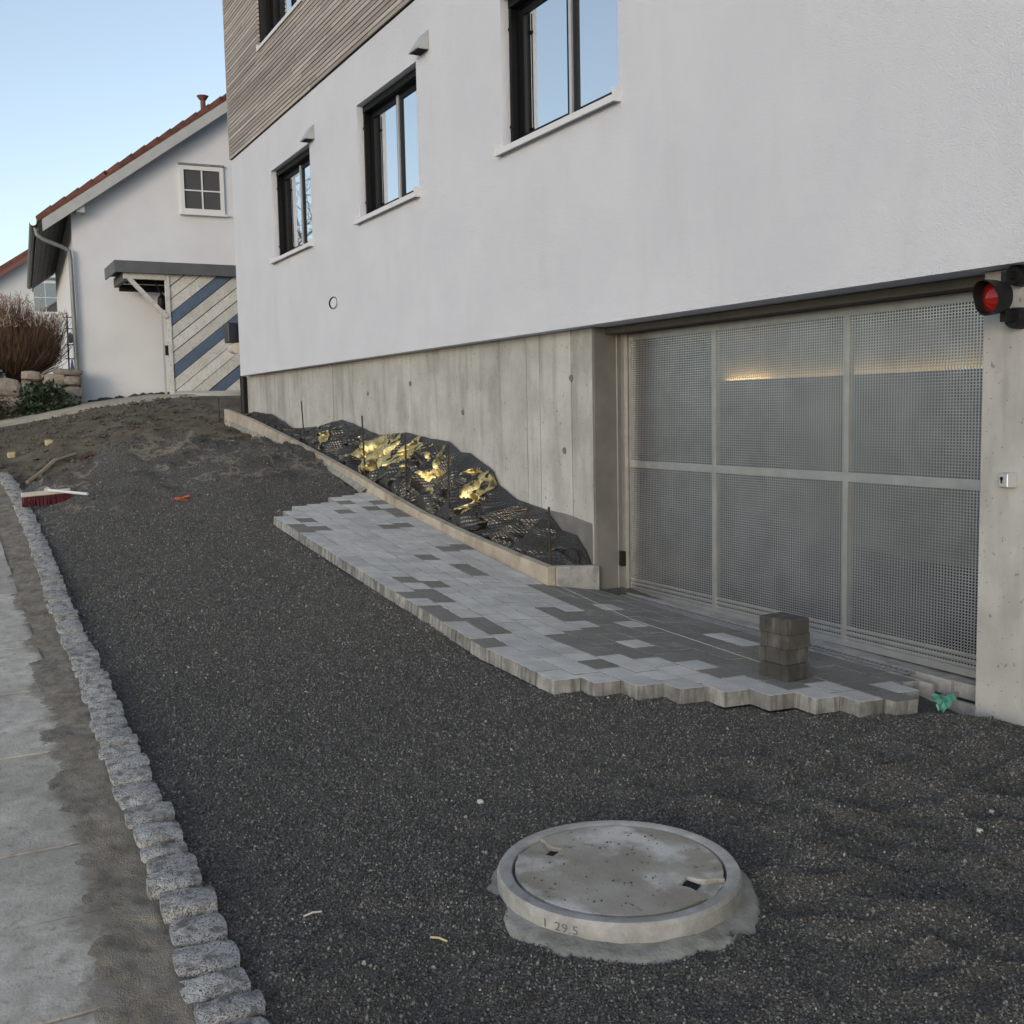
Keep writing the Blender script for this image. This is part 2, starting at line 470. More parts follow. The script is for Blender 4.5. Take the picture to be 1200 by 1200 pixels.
# ------------------------------------------------------------------ ground heights
K0 = ([-400, -60, -40, -28, -24, -21, -18, -16, -15, -13.7, -12.5, -11, -9.4, -7.5, -5, -2.5, 6, 400],
      [2, 1.0, .5, .1, -.05, -.28, -.52, -.68, -.78, -.98, -1.12, -1.27, -1.39, -1.49, -1.525, -1.545, -1.55, -1.55])
K1 = ([-400, -60, -40, -28, -24, -20, -17.5, -15, -13, -11.5, -9.9, -8, -6.34, -5.6, -4.65, -2.75, 6, 400],
      [2.2, 1.2, .7, .4, .26, .16, -.14, -.42, -.65, -.85, -1.045, -1.232, -1.39, -1.467, -1.494, -1.565, -1.60, -1.6])
K2 = ([-400, -60, -28, -24, -20, -17.5, -12.4, -10.9, -9.7, -8.3, -7.04, -6, -3, 6, 400],
      [2.4, 1.4, .7, .42, .34, -.07, -.64, -.95, -1.125, -1.302, -1.453, -1.53, -1.572, -1.60, -1.60])
def base(X, Y):
    X = np.asarray(X, float); Y = np.asarray(Y, float)
    a, b, c = np.interp(X, *K0), np.interp(X, *K1), np.interp(X, *K2)
    z = np.where(Y < 2.75, a + (b - a) * (Y - .9) / 1.85, b + (c - b) * (Y - 2.75) / 1.35)
    lo = a + .10 * np.clip(Y - .9, -5, 0) * sstep(-16, -20, X)
    z = np.where(Y < .9, lo, z)
    return np.where(Y > 4.1, c, z)
# paving surface (top of the stones)
PA = ([-30, -9.908, -7.994, -6.337, -5.591, -4.653, 5], [.8, -.962, -1.149, -1.308, -1.385, -1.412, -1.44])
PB = ([-17.455, -12.423, -10.94, -9.701, -8.293, -7.044, -6, -3], [-.08, -.627, -.87, -1.042, -1.222, -1.373, -1.45, -1.49])
PC = ([-7.2, -3], [-1.478, -1.525])
def zp(X, Y):
    a, b, c = np.interp(X, *PA), np.interp(X, *PB), np.interp(X, *PC)
    return a + (b - a) * (Y - 2.75) / 1.35 if Y < 4.1 else b + (c - b) * (Y - 4.1) / .65
KY = ([-15.6, -14.4, -13.4, -11.8, -10.6, -9.1, -6.6, -5, -3.7, -2.6, 3], [.80, .865, .885, .893, .872, .835, .785, .722, .69, .645, .50])   # kerb: side towards the gravel
ROW0, ROWP, PL = 2.75, .1685, .2
FAR_END = [-9.9, -10.1, -10.3, -10.4, -10.5, -10.7, -10.8, -10.9]
NEAR_END = [-4.70, -4.575, -4.43, -4.29, -4.15, -4.0, -3.86, -3.73]
def in_paving(X, Y, grow=0.0):
    X = np.asarray(X, float); Y = np.asarray(Y, float)
    j = np.floor((Y - ROW0 + grow) / ROWP).astype(int)
    jj = np.clip(j, 0, 7)
    far, near = np.array(FAR_END)[jj], np.array(NEAR_END)[jj]
    ins = (j >= 0) & (j < 8) & (X > far - grow) & (X < near + grow)
    return ins | ((Y > 4.1 - grow) & (X > -7.15) & (X < -3.62 + grow) & (Y < 5))
MH = (-2.78, 1.855)
def grav_t(X, Y):
    """gravel thickness above the base surface"""
    t = .006 * fbm(X * 3, Y * 3, 3) + .004 * fbm(X * 11, Y * 11, 5)
    foot = sstep(-4.2, -3.2, X) * sstep(1.9, 2.5, Y) + .5 * sstep(-3.6, -2.6, X)
    t = t + foot * (.024 * fbm(X * 3.2 + .8 * Y, Y * 3.2, 9) + .010 * fbm(X * 8, Y * 8, 19, 3) + .018 * (1 - 2 * np.abs(vn(X * 6 + Y * 2, Y * 4 - X * 2, 15)))) + .010 * vn(X * 1.3, Y * 1.1, 13)
    t = t + .012 * sstep(.75, .40, np.hypot(X - MH[0], Y - MH[1])) * (.4 + .6 * fbm(X * 5, Y * 5, 2)) * sstep(1.9, 1.4, Y - X * .0)
    R = sstep(-11.75, -12.25, X + .35 * fbm(X * .8, Y * .8, 21)) * sstep(1.0, 1.5, Y + .3 * sstep(-13.4, -14, X))
    rid = 1 - np.abs(fbm(X * 1.5 + .3 * Y, Y * .75, 31, 3)) * 1.7
    rough = .12 * np.clip(rid, -.3, 1) ** 2 + .05 * fbm(X * 1.7, Y * 1.3, 33) + .025 * fbm(X * 7, Y * 4, 35)
    t = t + R * (rough + .01)
    for mx, my, h, sx, sy in ((-13.95, 2.05, .30, .35, .42), (-13.75, 2.85, .30, .36, .48), (-14.0, 1.35, .12, .3, .3), (-12.75, 2.75, .16, .22, .55),
                              (-12.9, 1.85, .10, .22, .35), (-13.4, 3.6, .15, .5, .35), (-12.4, 3.5, .10, .3, .5), (-12.2, 1.9, .07, .16, .5)):
        t = t + h * np.exp(-((X - mx) / sx) ** 2 - ((Y - my) / sy) ** 2) * (1 + .35 * fbm(X * 3, Y * 3, 41))
    t = t - .55 * sstep(-14.1, -15.1, X + .5 * fbm(X * 1.2, Y * 1.2, 51))
    t = np.where(in_paving(X, Y, -.04), -.02, t)
    t = t - .055 * np.exp(-((X + 3.72) / .22) ** 2 - ((Y - 4.72) / .24) ** 2) - .03 * sstep(4.3, 4.6, Y) * sstep(-3.8, -3.5, X)
    return t
def ground_z(X, Y):
    z = base(X, Y)
    w = sstep(-12.5, -13.5, X) * sstep(-20.8, -18.0, X) * sstep(.2, .8, Y)
    bumps = .06 * fbm(X * 1.1, Y * 1.4, 61) + .035 * fbm(X * 4, Y * 4, 63) + .06 * (1 - np.abs(fbm(X * 1.5, Y * 3.5, 65))) + .02 * fbm(X * 9, Y * 9, 67, 3)
    for mx, my, h, s in ((-17.0, 1.75, .14, .35), (-18.6, 2.9, .08, .5), (-16.4, 3.7, .10, .4)):
        bumps = bumps + h * np.exp(-((X - mx) ** 2 + (Y - my) ** 2) / s ** 2)
    return z - .13 * sstep(-14.6, -13.2, X) + w * (.75 * bumps - .07)

def sheet(xs, ys, zf, keep=None):
    X, Y = np.meshgrid(np.asarray(xs, float), np.asarray(ys, float), indexing='ij')
    Z = zf(X, Y)
    nx, ny = X.shape
    idx = np.arange(nx * ny).reshape(nx, ny)
    F = np.stack([idx[:-1, :-1], idx[1:, :-1], idx[1:, 1:], idx[:-1, 1:]], -1).reshape(-1, 4)
    if keep is not None:
        k = keep(X, Y).ravel()
        F = F[k[F].all(1)]
    return np.stack([X, Y, Z], -1).reshape(-1, 3), F
def npmesh(name, V, F, mt, smooth=True):
    m = bpy.data.meshes.new(name)
    m.vertices.add(len(V)); m.vertices.foreach_set("co", V.astype(np.float32).ravel())
    m.loops.add(F.size); m.loops.foreach_set("vertex_index", F.astype(np.int32).ravel())
    m.polygons.add(len(F)); m.polygons.foreach_set("loop_start", np.arange(0, F.size, F.shape[1], dtype=np.int32))
    m.materials.append(mt)
    m.update(calc_edges=True)
    if smooth: m.shade_smooth()
    return m

xs = np.concatenate([[-400, -200, -120, -80, -60, -48, -40, -36], np.arange(-33, -12, .07), np.arange(-12, 4, .25), [5, 8, 15, 40, 120, 400]])
ys = np.concatenate([[-400, -150, -60, -25, -12, -6, -4, -2, -1, -.4], np.arange(0, 5.4, .06), [6, 8, 11, 15, 30, 80, 400]])
V, F = sheet(xs, ys, ground_z)
ground = obj("ground", npmesh("ground", V, F, M_MUD), kind="structure", label="bare brown soil rising towards the houses")

xs = np.concatenate([np.arange(-16.6, -6, .035), np.arange(-6, 2.5, .022)])
ys = np.arange(.42, 5.0, .03)
V, F = sheet(xs, ys, lambda X, Y: base(X, Y) + grav_t(X, Y),
             lambda X, Y: (Y > np.interp(X, *KY) - .06) & ((Y < 4.10) | (X > -7.15)) & ((Y < 4.62) | (X > -7.15)))
gravel = obj("gravel", npmesh("gravel", V, F, M_GRAVEL), kind="structure", label="dark basalt grit bed raked level between kerb and garage")

# clods and stones strewn over the soil
def clods():
    V, F = [], []
    n = 0
    while n < 2600:
        x, y = random.uniform(-21.5, -13.2), random.uniform(.4, 4.2)
        if x > -14.4 and random.random() < .8: continue
        r_ = .012 + .045 * random.random() ** 4
        z_ = float(ground_z(x, y)) + r_ * .2
        b = len(V)
        for k in range(5):
            a = k * 1.2566 + random.uniform(-.3, .3); q = r_ * random.uniform(.7, 1.3)
            V.append((x + q * math.cos(a), y + q * math.sin(a), z_ + random.uniform(-.2, .3) * r_))
        V.append((x + random.uniform(-.3, .3) * r_, y, z_ + r_ * random.uniform(.6, 1.0)))
        F += [(b + k, b + (k + 1) % 5, b + 5) for k in range(5)]
        n += 1
    obj("soil_clods", mesh("soil_clods", V, F, [M_MUD]), kind="stuff", label="clods and small stones strewn over the bare soil")
clods()

# loose chips lying on the gravel
def grains():
    pts, scl = [], []
    def scatter(n, x0, x1, s0, s1):
        X = rng.uniform(x0, x1, n); Y = rng.uniform(.5, 4.62, n)
        ok = (Y > np.interp(X, *KY) + .0) & ~in_paving(X, Y, .0) & (np.hypot(X - MH[0], Y - MH[1]) > .41) & ((Y < 4.09) | (X > -3.7))
        # keep what the view and a step aside can see
        ang = np.degrees(np.arctan2(Y, -X))
        ok &= (ang < 64)
        X, Y = X[ok], Y[ok]
        t = grav_t(X, Y)
        k = t > -.03
        X, Y, t = X[k], Y[k], t[k]
        s = rng.uniform(s0, s1, len(X)) * np.where(rng.random(len(X)) < .04, 1.7, 1)
        pts.append(np.stack([X, Y, base(X, Y) + t + s * .25], -1)); scl.append(s)
    scatter(150000, -4.4, -.9, .0032, .0062)
    scatter(95000, -7.2, -4.4, .0038, .0068)
    scatter(60000, -11.8, -7.2, .005, .009)
    scatter(15000, -15.4, -11.8, .006, .011)
    P = np.concatenate(pts); S = np.concatenate(scl)
    m = bpy.data.meshes.new("gravel_chips")
    m.vertices.add(len(P)); m.vertices.foreach_set("co", P.astype(np.float32).ravel())
    a = m.attributes.new("size", 'FLOAT', 'POINT'); a.data.foreach_set("value", S.astype(np.float32))
    R = rng.uniform(0, 6.28, (len(P), 3)).astype(np.float32)
    a = m.attributes.new("turn", 'FLOAT_VECTOR', 'POINT'); a.data.foreach_set("vector", R.ravel())
    o = obj("gravel_chips", m, kind="stuff", label="loose dark stone chips covering the gravel bed")
    ng = bpy.data.node_groups.new("chips", 'GeometryNodeTree')
    ng.interface.new_socket("Geometry", in_out='INPUT', socket_type='NodeSocketGeometry')
    ng.interface.new_socket("Geometry", in_out='OUTPUT', socket_type='NodeSocketGeometry')
    nn, ll = ng.nodes, ng.links
    gi, go = nn.new("NodeGroupInput"), nn.new("NodeGroupOutput")
    m2p = nn.new("GeometryNodeMeshToPoints")
    ico = nn.new("GeometryNodeMeshIcoSphere"); ico.inputs["Radius"].default_value = 1; ico.inputs["Subdivisions"].default_value = 1
    tr = nn.new("GeometryNodeTransform"); tr.inputs["Scale"].default_value = (1.0, .72, .5)
    sp = nn.new("GeometryNodeSetPosition")
    rv = nn.new("FunctionNodeRandomValue"); rv.data_type = 'FLOAT_VECTOR'
    rv.inputs[0].default_value = (-.32, -.32, -.32); rv.inputs[1].default_value = (.32, .32, .32)
    sm = nn.new("GeometryNodeSetMaterial"); sm.inputs["Material"].default_value = M_GRAIN
    ip = nn.new("GeometryNodeInstanceOnPoints")
    na = nn.new("GeometryNodeInputNamedAttribute"); na.data_type = 'FLOAT'; na.inputs["Name"].default_value = "size"
    nr = nn.new("GeometryNodeInputNamedAttribute"); nr.data_type = 'FLOAT_VECTOR'; nr.inputs["Name"].default_value = "turn"
    ll.new(gi.outputs[0], m2p.inputs[0]); ll.new(m2p.outputs[0], ip.inputs["Points"])
    ll.new(ico.outputs[0], sp.inputs[0]); ll.new(rv.outputs[0], sp.inputs["Offset"]); ll.new(sp.outputs[0], tr.inputs[0])
    ll.new(tr.outputs[0], sm.inputs[0]); ll.new(sm.outputs[0], ip.inputs["Instance"])
    ll.new(na.outputs[0], ip.inputs["Scale"]); ll.new(nr.outputs[0], ip.inputs["Rotation"])
    ll.new(ip.outputs[0], go.inputs[0])
    md = o.modifiers.new("chips", 'NODES'); md.node_group = ng
grains()

# ------------------------------------------------------------------ street
xs = np.concatenate([[-30, -26, -22], np.arange(-20, 5, .25), [8, 15, 30]])
ys = np.array([-7, -5, -3, -1.62, -1.0, -.4, 0, .2, .36, .5, .62])
def street_y(X, Y):
    return base(X, np.full_like(X, .9)) - .02
X, Y = np.meshgrid(xs, ys, indexing='ij')
Ye = np.where(Y > .6, np.interp(X, *KY) - .12, Y)
Z = np.interp(X, *K0) - .015 + .0 * Y
idx = np.arange(X.size).reshape(X.shape)
F = np.stack([idx[:-1, :-1], idx[1:, :-1], idx[1:, 1:], idx[:-1, 1:]], -1).reshape(-1, 4)
keepx = (X > -15.6).ravel()
F = F[keepx[F].all(1)]
street = obj("street", npmesh("street", np.stack([X, Ye, Z], -1).reshape(-1, 3), F, M_ROAD), kind="structure", label="concrete street surface left of the cobble kerb")
unit = bevel(MB().box(-.5, .5, -.5, .5, -.5, .5).mesh("slab_block", [M_SLAB]), .008)
x = -1.1
while x > -15.2:
    xc = x - .295
    dz = np.interp(xc - .29, *K0) - np.interp(xc + .29, *K0)
    o = obj("concrete_slab", unit, street)
    o.scale = (.578, 2.19, .06)
    o.location = (xc, -.60 + random.uniform(-.004, .004), np.interp(xc, *K0) - .034 + random.uniform(-.003, .003))
    o.rotation_euler = (0, math.atan2(dz, .58), 0)
    x -= .59
# dirt washed along the kerb
def dirt_t(X, Y):
    k = np.interp(X, *KY) - .17
    d = k - Y
    return .016 - .11 * np.clip(d, 0, 1) - .3 * np.clip(d - .22, 0, 1) + .009 * fbm(X * 2.2, Y * 3, 71) + .005 * fbm(X * 9, Y * 9, 73, 3) + .004 * vn(X * 40, Y * 40, 75) + .003 * vn(X * 75, Y * 75, 77) + .5 * np.clip(.02 - np.abs(d + .01), -1, 0) * (d < 0)
V, F = sheet(np.arange(-15.3, 1, .02), np.arange(-.1, .80, .0125), lambda X, Y: np.interp(X, *K0) - .004 + dirt_t(X, Y), lambda X, Y: Y < np.interp(X, *KY) - .13)
obj("dirt", npmesh("dirt", V, F, M_DIRT), kind="stuff", label="brown washed dirt lying along the kerb and over the slab edges")

# cobble kerb
kerb = thing("cobble_kerb", "row of rough grey granite setts edging the gravel bed along the street", "kerb")
sett_meshes = []
for s in range(9):
    bm = bmesh.new()
    bmesh.ops.create_cube(bm, size=1)
    bmesh.ops.subdivide_edges(bm, edges=list(bm.edges), cuts=3, use_grid_fill=True)
    for v in bm.verts:
        p = v.co
        e = max(abs(p.x), abs(p.y)) * 2
        rr = 1 - .07 * (abs(p.x * 2) ** 4 * abs(p.y * 2) ** 4) - .03 * (e ** 6) * (p.z > .2)
        h = Vector((float(vn(p.x * 2.3 + s * 7.1 + p.z, p.y * 2.3, 81)), float(vn(p.x * 2.3 - p.z * 2, p.y * 2.3 + s * 3.3, 82)), float(vn(p.x * 3.1 + s, p.y * 3.1 + s * 5, 83))))
        v.co = Vector((p.x * rr, p.y * rr, p.z - (.05 * e ** 8 if p.z > .4 else 0))) + Vector((h.x * .035, h.y * .022, h.z * .055))
    m = bpy.data.meshes.new("sett_shape"); bm.to_mesh(m); bm.free()
    m.materials.append(M_GRAN); m.shade_smooth(); m.set_sharp_from_angle(angle=math.radians(24))
    sett_meshes.append(m)
x = 1.2
n = 0
while x > -15.5 and n < 298:
    L = random.uniform(.105, .18)
    xc = x - L / 2
    dy = np.interp(xc - .1, *KY) - np.interp(xc + .1, *KY)
    dz = np.interp(xc - .1, *K0) - np.interp(xc + .1, *K0)
    o = obj("granite_sett", random.choice(sett_meshes), kerb)
    o.scale = (L, random.uniform(.162, .186), .17)
    o.location = (xc, np.interp(xc, *KY) - .08 + random.uniform(-.011, .011), np.interp(xc, *K0) - .045 + random.uniform(-.011, .011))
    o.rotation_euler = (random.uniform(-.05, .05), math.atan2(dz, .2) + random.uniform(-.05, .05), -math.atan2(dy, .2) + random.uniform(-.06, .06) + (math.pi if random.random() < .5 else 0) * 0)
    x -= L + random.uniform(.011, .02)
    n += 1
V, F = sheet(np.arange(-15.6, 1.3, .05), np.array([0, .03, .06, .09, .12, .15]), lambda X, Y: np.interp(X, *K0) - .022 + 0 * Y)
V[:, 1] += np.interp(V[:, 0], *KY) - .155
obj("kerb_bedding", npmesh("kerb_bedding", V, F, M_DIRT), kerb)

# path beyond the soil
pf = np.array([(-20.1, 4.3), (-20.35, 3.85), (-20.9, 2.6), (-21.7, 1.45), (-22.4, .55), (-28, -2.6), (-38, -6)])
pb = np.array([(-24.0, 4.6), (-24.0, 4.2), (-24.1, 3.3), (-24.9, 2.5), (-26.3, 1.6), (-32, -1.0), (-40, -4.5)])
V, F = [], []
for i in range(len(pf) - 1):
    for a in np.linspace(0, 1, 9)[: (9 if i == len(pf) - 2 else 8)]:
        A, B = pf[i] + (pf[i + 1] - pf[i]) * a, pb[i] + (pb[i + 1] - pb[i]) * a
        for t in np.linspace(0, 1, 7):
            q = A + (B - A) * t
            V.append((q[0], q[1], float(ground_z(q[0], q[1])) + (.05 if t > .01 else -.03)))
nr_ = len(V) // 7
F = np.array([(i * 7 + k, i * 7 + k + 1, (i + 1) * 7 + k + 1, (i + 1) * 7 + k) for i in range(nr_ - 1) for k in range(6)])
M_PATH = mat("pale_path", (.33, .29, .22), (.46, .41, .32), 3, rough=.95, bump=.5, bscale=40)
obj("path", npmesh("path", np.array(V), F, M_PATH), kind="structure", label="pale sandy path curving up to the gate")

# ------------------------------------------------------------------ apartment building
bld = thing("apartment_building", "white rendered apartment block with timber slat cladding and garage in its concrete plinth", "building", loc=(0, 0, 0))
YF, YC, YD = 4.45, 4.6, 4.9            # render face, concrete face, door plane
XL, XR = -17.63, 7.0
WIN = [(-15.40, -13.62, 2.22, 3.46), (-11.87, -10.15, 2.22, 3.48), (-8.34, -6.56, 2.24, 3.48)]
WIN4 = (-15.70, -13.62, 5.27, 6.55)
ZS0, ZS1, ZT = .63, 4.06, 8.2
def holed(x0, x1, z0, z1, holes, y, depth):
    xs_ = sorted({x0, x1, *[h[0] for h in holes], *[h[1] for h in holes]})
    zs_ = sorted({z0, z1, *[h[2] for h in holes], *[h[3] for h in holes]})
    mb = MB()
    for a, b in zip(xs_, xs_[1:]):
        for c, d in zip(zs_, zs_[1:]):
            if any(h[0] <= a and b <= h[1] and h[2] <= c and d <= h[3] for h in holes): continue
            mb.add([(a, y, c), (b, y, c), (b, y, d), (a, y, d)], [(0, 1, 2, 3)])
    for a, b, c, d in holes:
        e = y + depth
        mb.add([(a, y, c), (a, e, c), (a, e, d), (a, y, d)], [(0, 1, 2, 3)])
        mb.add([(b, y, c), (b, e, c), (b, e, d), (b, y, d)], [(0, 3, 2, 1)])
        mb.add([(a, y, c), (b, y, c), (b, e, c), (a, e, c)], [(0, 1, 2, 3)])
        mb.add([(a, y, d), (b, y, d), (b, e, d), (a, e, d)], [(0, 3, 2, 1)])
    return mb
w = holed(XL, XR, ZS0, ZS1, WIN, YF, .15)
w.add([(XL, YF, ZS0), (XR, YF, ZS0), (XR, YC + .32, ZS0), (XL, YC + .32, ZS0)], [(0, 3, 2, 1)])                       # underside
w.add([(XL, YF, ZS0), (XL, YF, ZS1), (XL, 13, ZS1), (XL, 13, ZS0)], [(0, 1, 2, 3)])
w.add([(XR, YF, ZS0), (XR, YF, ZS1), (XR, 13, ZS1), (XR, 13, ZS0)], [(0, 3, 2, 1)])
w.add([(XL, 13, -.5), (XR, 13, -.5), (XR, 13, ZT), (XL, 13, ZT)], [(0, 3, 2, 1)])
w.add([(XL, YF + .1, ZT), (XR, YF + .1, ZT), (XR, 13, ZT), (XL, 13, ZT)], [(0, 1, 2, 3)])
obj("wall", mesh("wall", w.v, w.f, [M_STUCCO]), bld)
mb = holed(XL + .03, XR, ZS1, ZT, [WIN4], YF + .02, .18)
mb.add([(XL + .03, YF + .02, ZS1), (XL + .03, YF + .02, ZT), (XL + .03, 13, ZT), (XL + .03, 13, ZS1)], [(0, 1, 2, 3)])
obj("cladding_backing", mesh("cladding_backing", mb.v, mb.f, [M_DARK]), bld)
# slats: single laths where the view shows them, the rest joined
slat = MB().box(0, 1, -.5, .5, -.5, .5).mesh("slat_shape", [M_SLAT])
PITCH = .0575
rest = MB()
cnt = 0
z = ZS1 + .045
while z < ZT - .03:
    spans = [(XL, XR)]
    if WIN4[2] - .05 < z < WIN4[3] + .03: spans = [(XL, WIN4[0] - .004), (WIN4[1] + .004, XR)]
    xlim = -10.0 - (z - 4.08) * 2.9
    for a, b in spans:
        x = a
        while x < b - .001:
            if x > xlim or z > 6.75 or cnt >= 285:
                rest.box(x, b, YF - .022, YF + .004, z - .0225, z + .0225)
                break
            L = random.uniform(.7, 2.6)
            if b - x - L < .5: L = b - x
            o = obj("cladding_slat", slat, bld)
            o.scale = (L - .003, .024, .045)
            o.location = (x, YF - .009 + random.uniform(-.002, .002), z)
            x += L; cnt += 1
    z += PITCH
rest.obj("cladding_slats", [M_SLAT], bld, kind="stuff")
# corner trims
MB().box(XL - .012, XL + .02, YF - .028, YF + .05, ZS1 + .02, ZT).obj("corner_trim", [M_SLAT], bld)

def window(x0, x1, z0, z1, y, cl=False):
    """dark two-sash window set in a reveal"""
    e = y + .15
    fr = MB()
    t = .06
    fr.box(x0, x0 + t, e, e + .07, z0, z1).box(x1 - t, x1, e, e + .07, z0, z1).box(x0 + t, x1 - t, e, e + .07, z0, z0 + t).box(x0 + t, x1 - t, e, e + .07, z1 - t - .03, z1)
    W = fr.obj("window", [M_FRAME], bld)
    xm = (x0 + x1) / 2
    for a, b in ((x0 + t, xm - .02), (xm + .02, x1 - t)):
        s = .05
        sb = MB()
        A, B, C, D = a + .002, b - .002, z0 + t + .002, z1 - t - .032
        sb.box(A, A + s, e + .012, e + .06, C, D).box(B - s, B, e + .012, e + .06, C, D).box(A + s, B - s, e + .012, e + .06, C, C + s).box(A + s, B - s, e + .012, e + .06, D - s, D)
        sb.obj("sash", [M_FRAME], W)
        MB().box(A + s - .003, B - s + .003, e + .028, e + .05, C + s - .003, D - s + .003).obj("pane", [M_GLASS], W)
    MB().box(xm - .018, xm + .018, e - .006, e + .05, z0 + t, z1 - t - .03).obj("mullion", [M_ALU if not cl else M_FRAME], W)
    # dark guide rails of the outside blind fill the rear of the reveal
    for xa, xb in ((x0, x0 + .035), (x1 - .035, x1)):
        r_ = MB().box(xa + .003, xb, y + .08, e - .003, z0 + .02, z1 - .003)
        r_.obj("blind_rail", [M_RAIL], W)
    rr = MB().tube([(x0 + .05, y + .075, z0 + .03), (x0 + .05, y + .075, z1 - .1)], .006, 6)
    for zz in (z0 + .18, z1 - .25): rr.box(x0 + .01, x0 + .06, y + .068, y + .082, zz - .012, zz + .012)
    rr.obj("blind_guide", [M_RAIL], W)
    MB().box(x0 + .006, x1 - .006, y + .075, e - .004, z1 - .075, z1 - .004).obj("blind_box", [M_RAIL], W)
    # sill with upturned ends
    sl = MB()
    sl.add([(x0 - .03, y - .065, z0 - .02), (x1 + .03, y - .065, z0 - .02), (x1 + .03, e, z0 + .006), (x0 - .03, e, z0 + .006),
            (x0 - .03, y - .065, z0 - .068), (x1 + .03, y - .065, z0 - .068), (x1 + .03, y - .056, z0 - .068), (x0 - .03, y - .056, z0 - .068)],
           [(0, 1, 2, 3), (0, 4, 5, 1), (4, 7, 6, 5), (7, 4, 0), (6, 1, 5), (7, 3, 2, 6)])
    for xa in (x0 - .034, x1 + .016):
        sl.box(xa, xa + .018, y - .07, y + .02, z0 - .070, z0 + .025)
    sl.obj("sill", [M_SILLW], W)
    # dark room behind the glass
    MB().box(x0 + .05, x1 - .05, e + .075, e + .09, z0 + .05, z1 - .05).obj("room_backing", [M_HOLE], W)
for k in WIN: window(*k, YF)
window(*WIN4, YF + .02, True)
# vent hoods
for cx, cz in ((-13.50, 3.455), (-9.93, 3.50)):
    v = MB()
    a, h, d = .11, .145, .13
    v.add([(cx - a, YF - .003, cz), (cx + a, YF - .003, cz), (cx + a, YF - .003, cz + h + .04), (cx - a, YF - .003, cz + h + .04), (cx - a, YF - d, cz), (cx + a, YF - d, cz)],
          [(0, 3, 2, 1), (4, 5, 2, 3), (0, 4, 3), (1, 2, 5), (0, 1, 5, 4)])
    vo = v.obj("vent_hood", [M_VENT], bld)
    MB().box(cx - a + .015, cx + a - .015, YF - d + .02, YF - .01, cz - .004, cz - .001).obj("vent_opening", [M_HOLE], vo)
rp = MB().lathe([(.0, 0), (.075, 0), (.085, .006), (.085, .012), (.098, .012), (.1, .002), (.1, 0)], 28)
o = rp.obj("wall_outlet", [M_SILLW], bld, loc=(-12.87, YF - .001, 1.36), rot=(math.pi / 2, 0, 0))
o.scale = (1.7, .8, 1)
MB().lathe([(.078, .002), (.083, .0145), (.093, .0145), (.0935, .002)], 28).obj("seal_ring", [M_HOLE], o)

# concrete plinth
back = MB()
back.add([(-17.98, YC + .012, -1.7), (-7.19, YC + .012, -1.7), (-7.19, YC + .012, ZS0), (-17.98, YC + .012, ZS0)], [(0, 1, 2, 3)])
back.add([(-17.98, YC + .012, -1.7), (-17.98, YC + .012, ZS0), (-17.98, 13, ZS0), (-17.98, 13, -1.7)], [(0, 1, 2, 3)])
obj("plinth_core", mesh("plinth_core", back.v, back.f, [M_DARK]), bld)
JX = [-17.9, -17.5, -16.75, -16.09, -15.45, -14.8, -13.47, -12.18, -10.87, -9.56, -8.26, -8.03, -7.51, -7.19]
for a, b in zip(JX, JX[1:]):
    d = random.uniform(-.003, .003)
    m = bevel(MB().box(a + .007, b - .007, YC + d, YC + .03, -1.75, ZS0 - .003).mesh("panel", [M_CONC]), .003)
    obj("concrete_panel", m, bld)
for (bx, bz) in ((-7.626, -.351), (-7.503, .244), (-9.56, -.02), (-12.18, .22), (-10.87, .3)):
    MB().lathe([(.0, .0005), (.016, .0005), (.019, .004), (.026, .006), (.028, .0)], 18).obj("anchor_hole", [M_SEAL], bld, loc=(bx, YC - .003, bz), rot=(math.pi / 2, 0, 0))
# garage opening: left return, lintel, right pier
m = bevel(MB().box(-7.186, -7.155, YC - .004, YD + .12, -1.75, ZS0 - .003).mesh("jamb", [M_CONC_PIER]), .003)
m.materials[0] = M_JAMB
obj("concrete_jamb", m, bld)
m = bevel(MB().box(-3.60, XR, YC - .002, 5.3, -1.85, ZS0 - .004).mesh("pier", [M_CONC_PIER]), .006)
obj("concrete_pier", m, bld)
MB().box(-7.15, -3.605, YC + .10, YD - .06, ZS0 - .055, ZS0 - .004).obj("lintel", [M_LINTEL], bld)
# sealing coat low on the plinth
sc = MB()
top = [(-9.4, -.72), (-8.74, -.80), (-8.5, -.81), (-8.26, -.835), (-7.9, -.87), (-7.6, -.88), (-7.21, -.93)]
for (a, za), (b, zb) in zip(top, top[1:]):
    sc.add([(a, YC - .006, -1.6), (b, YC - .006, -1.6), (b, YC - .006, zb), (a, YC - .006, za), (a, YC + .002, za), (b, YC + .002, zb)], [(0, 1, 2, 3), (3, 2, 5, 4)])
obj("sealing_strip", mesh("sealing_strip", sc.v, sc.f, [M_SEAL]), bld)
# black pipe in the corner under the render
MB().tube([(-17.83, YC - .06, -.2), (-17.83, YC - .06, ZS0)], .055, 12).obj("downpipe", [M_BLACK], bld, smooth=True)
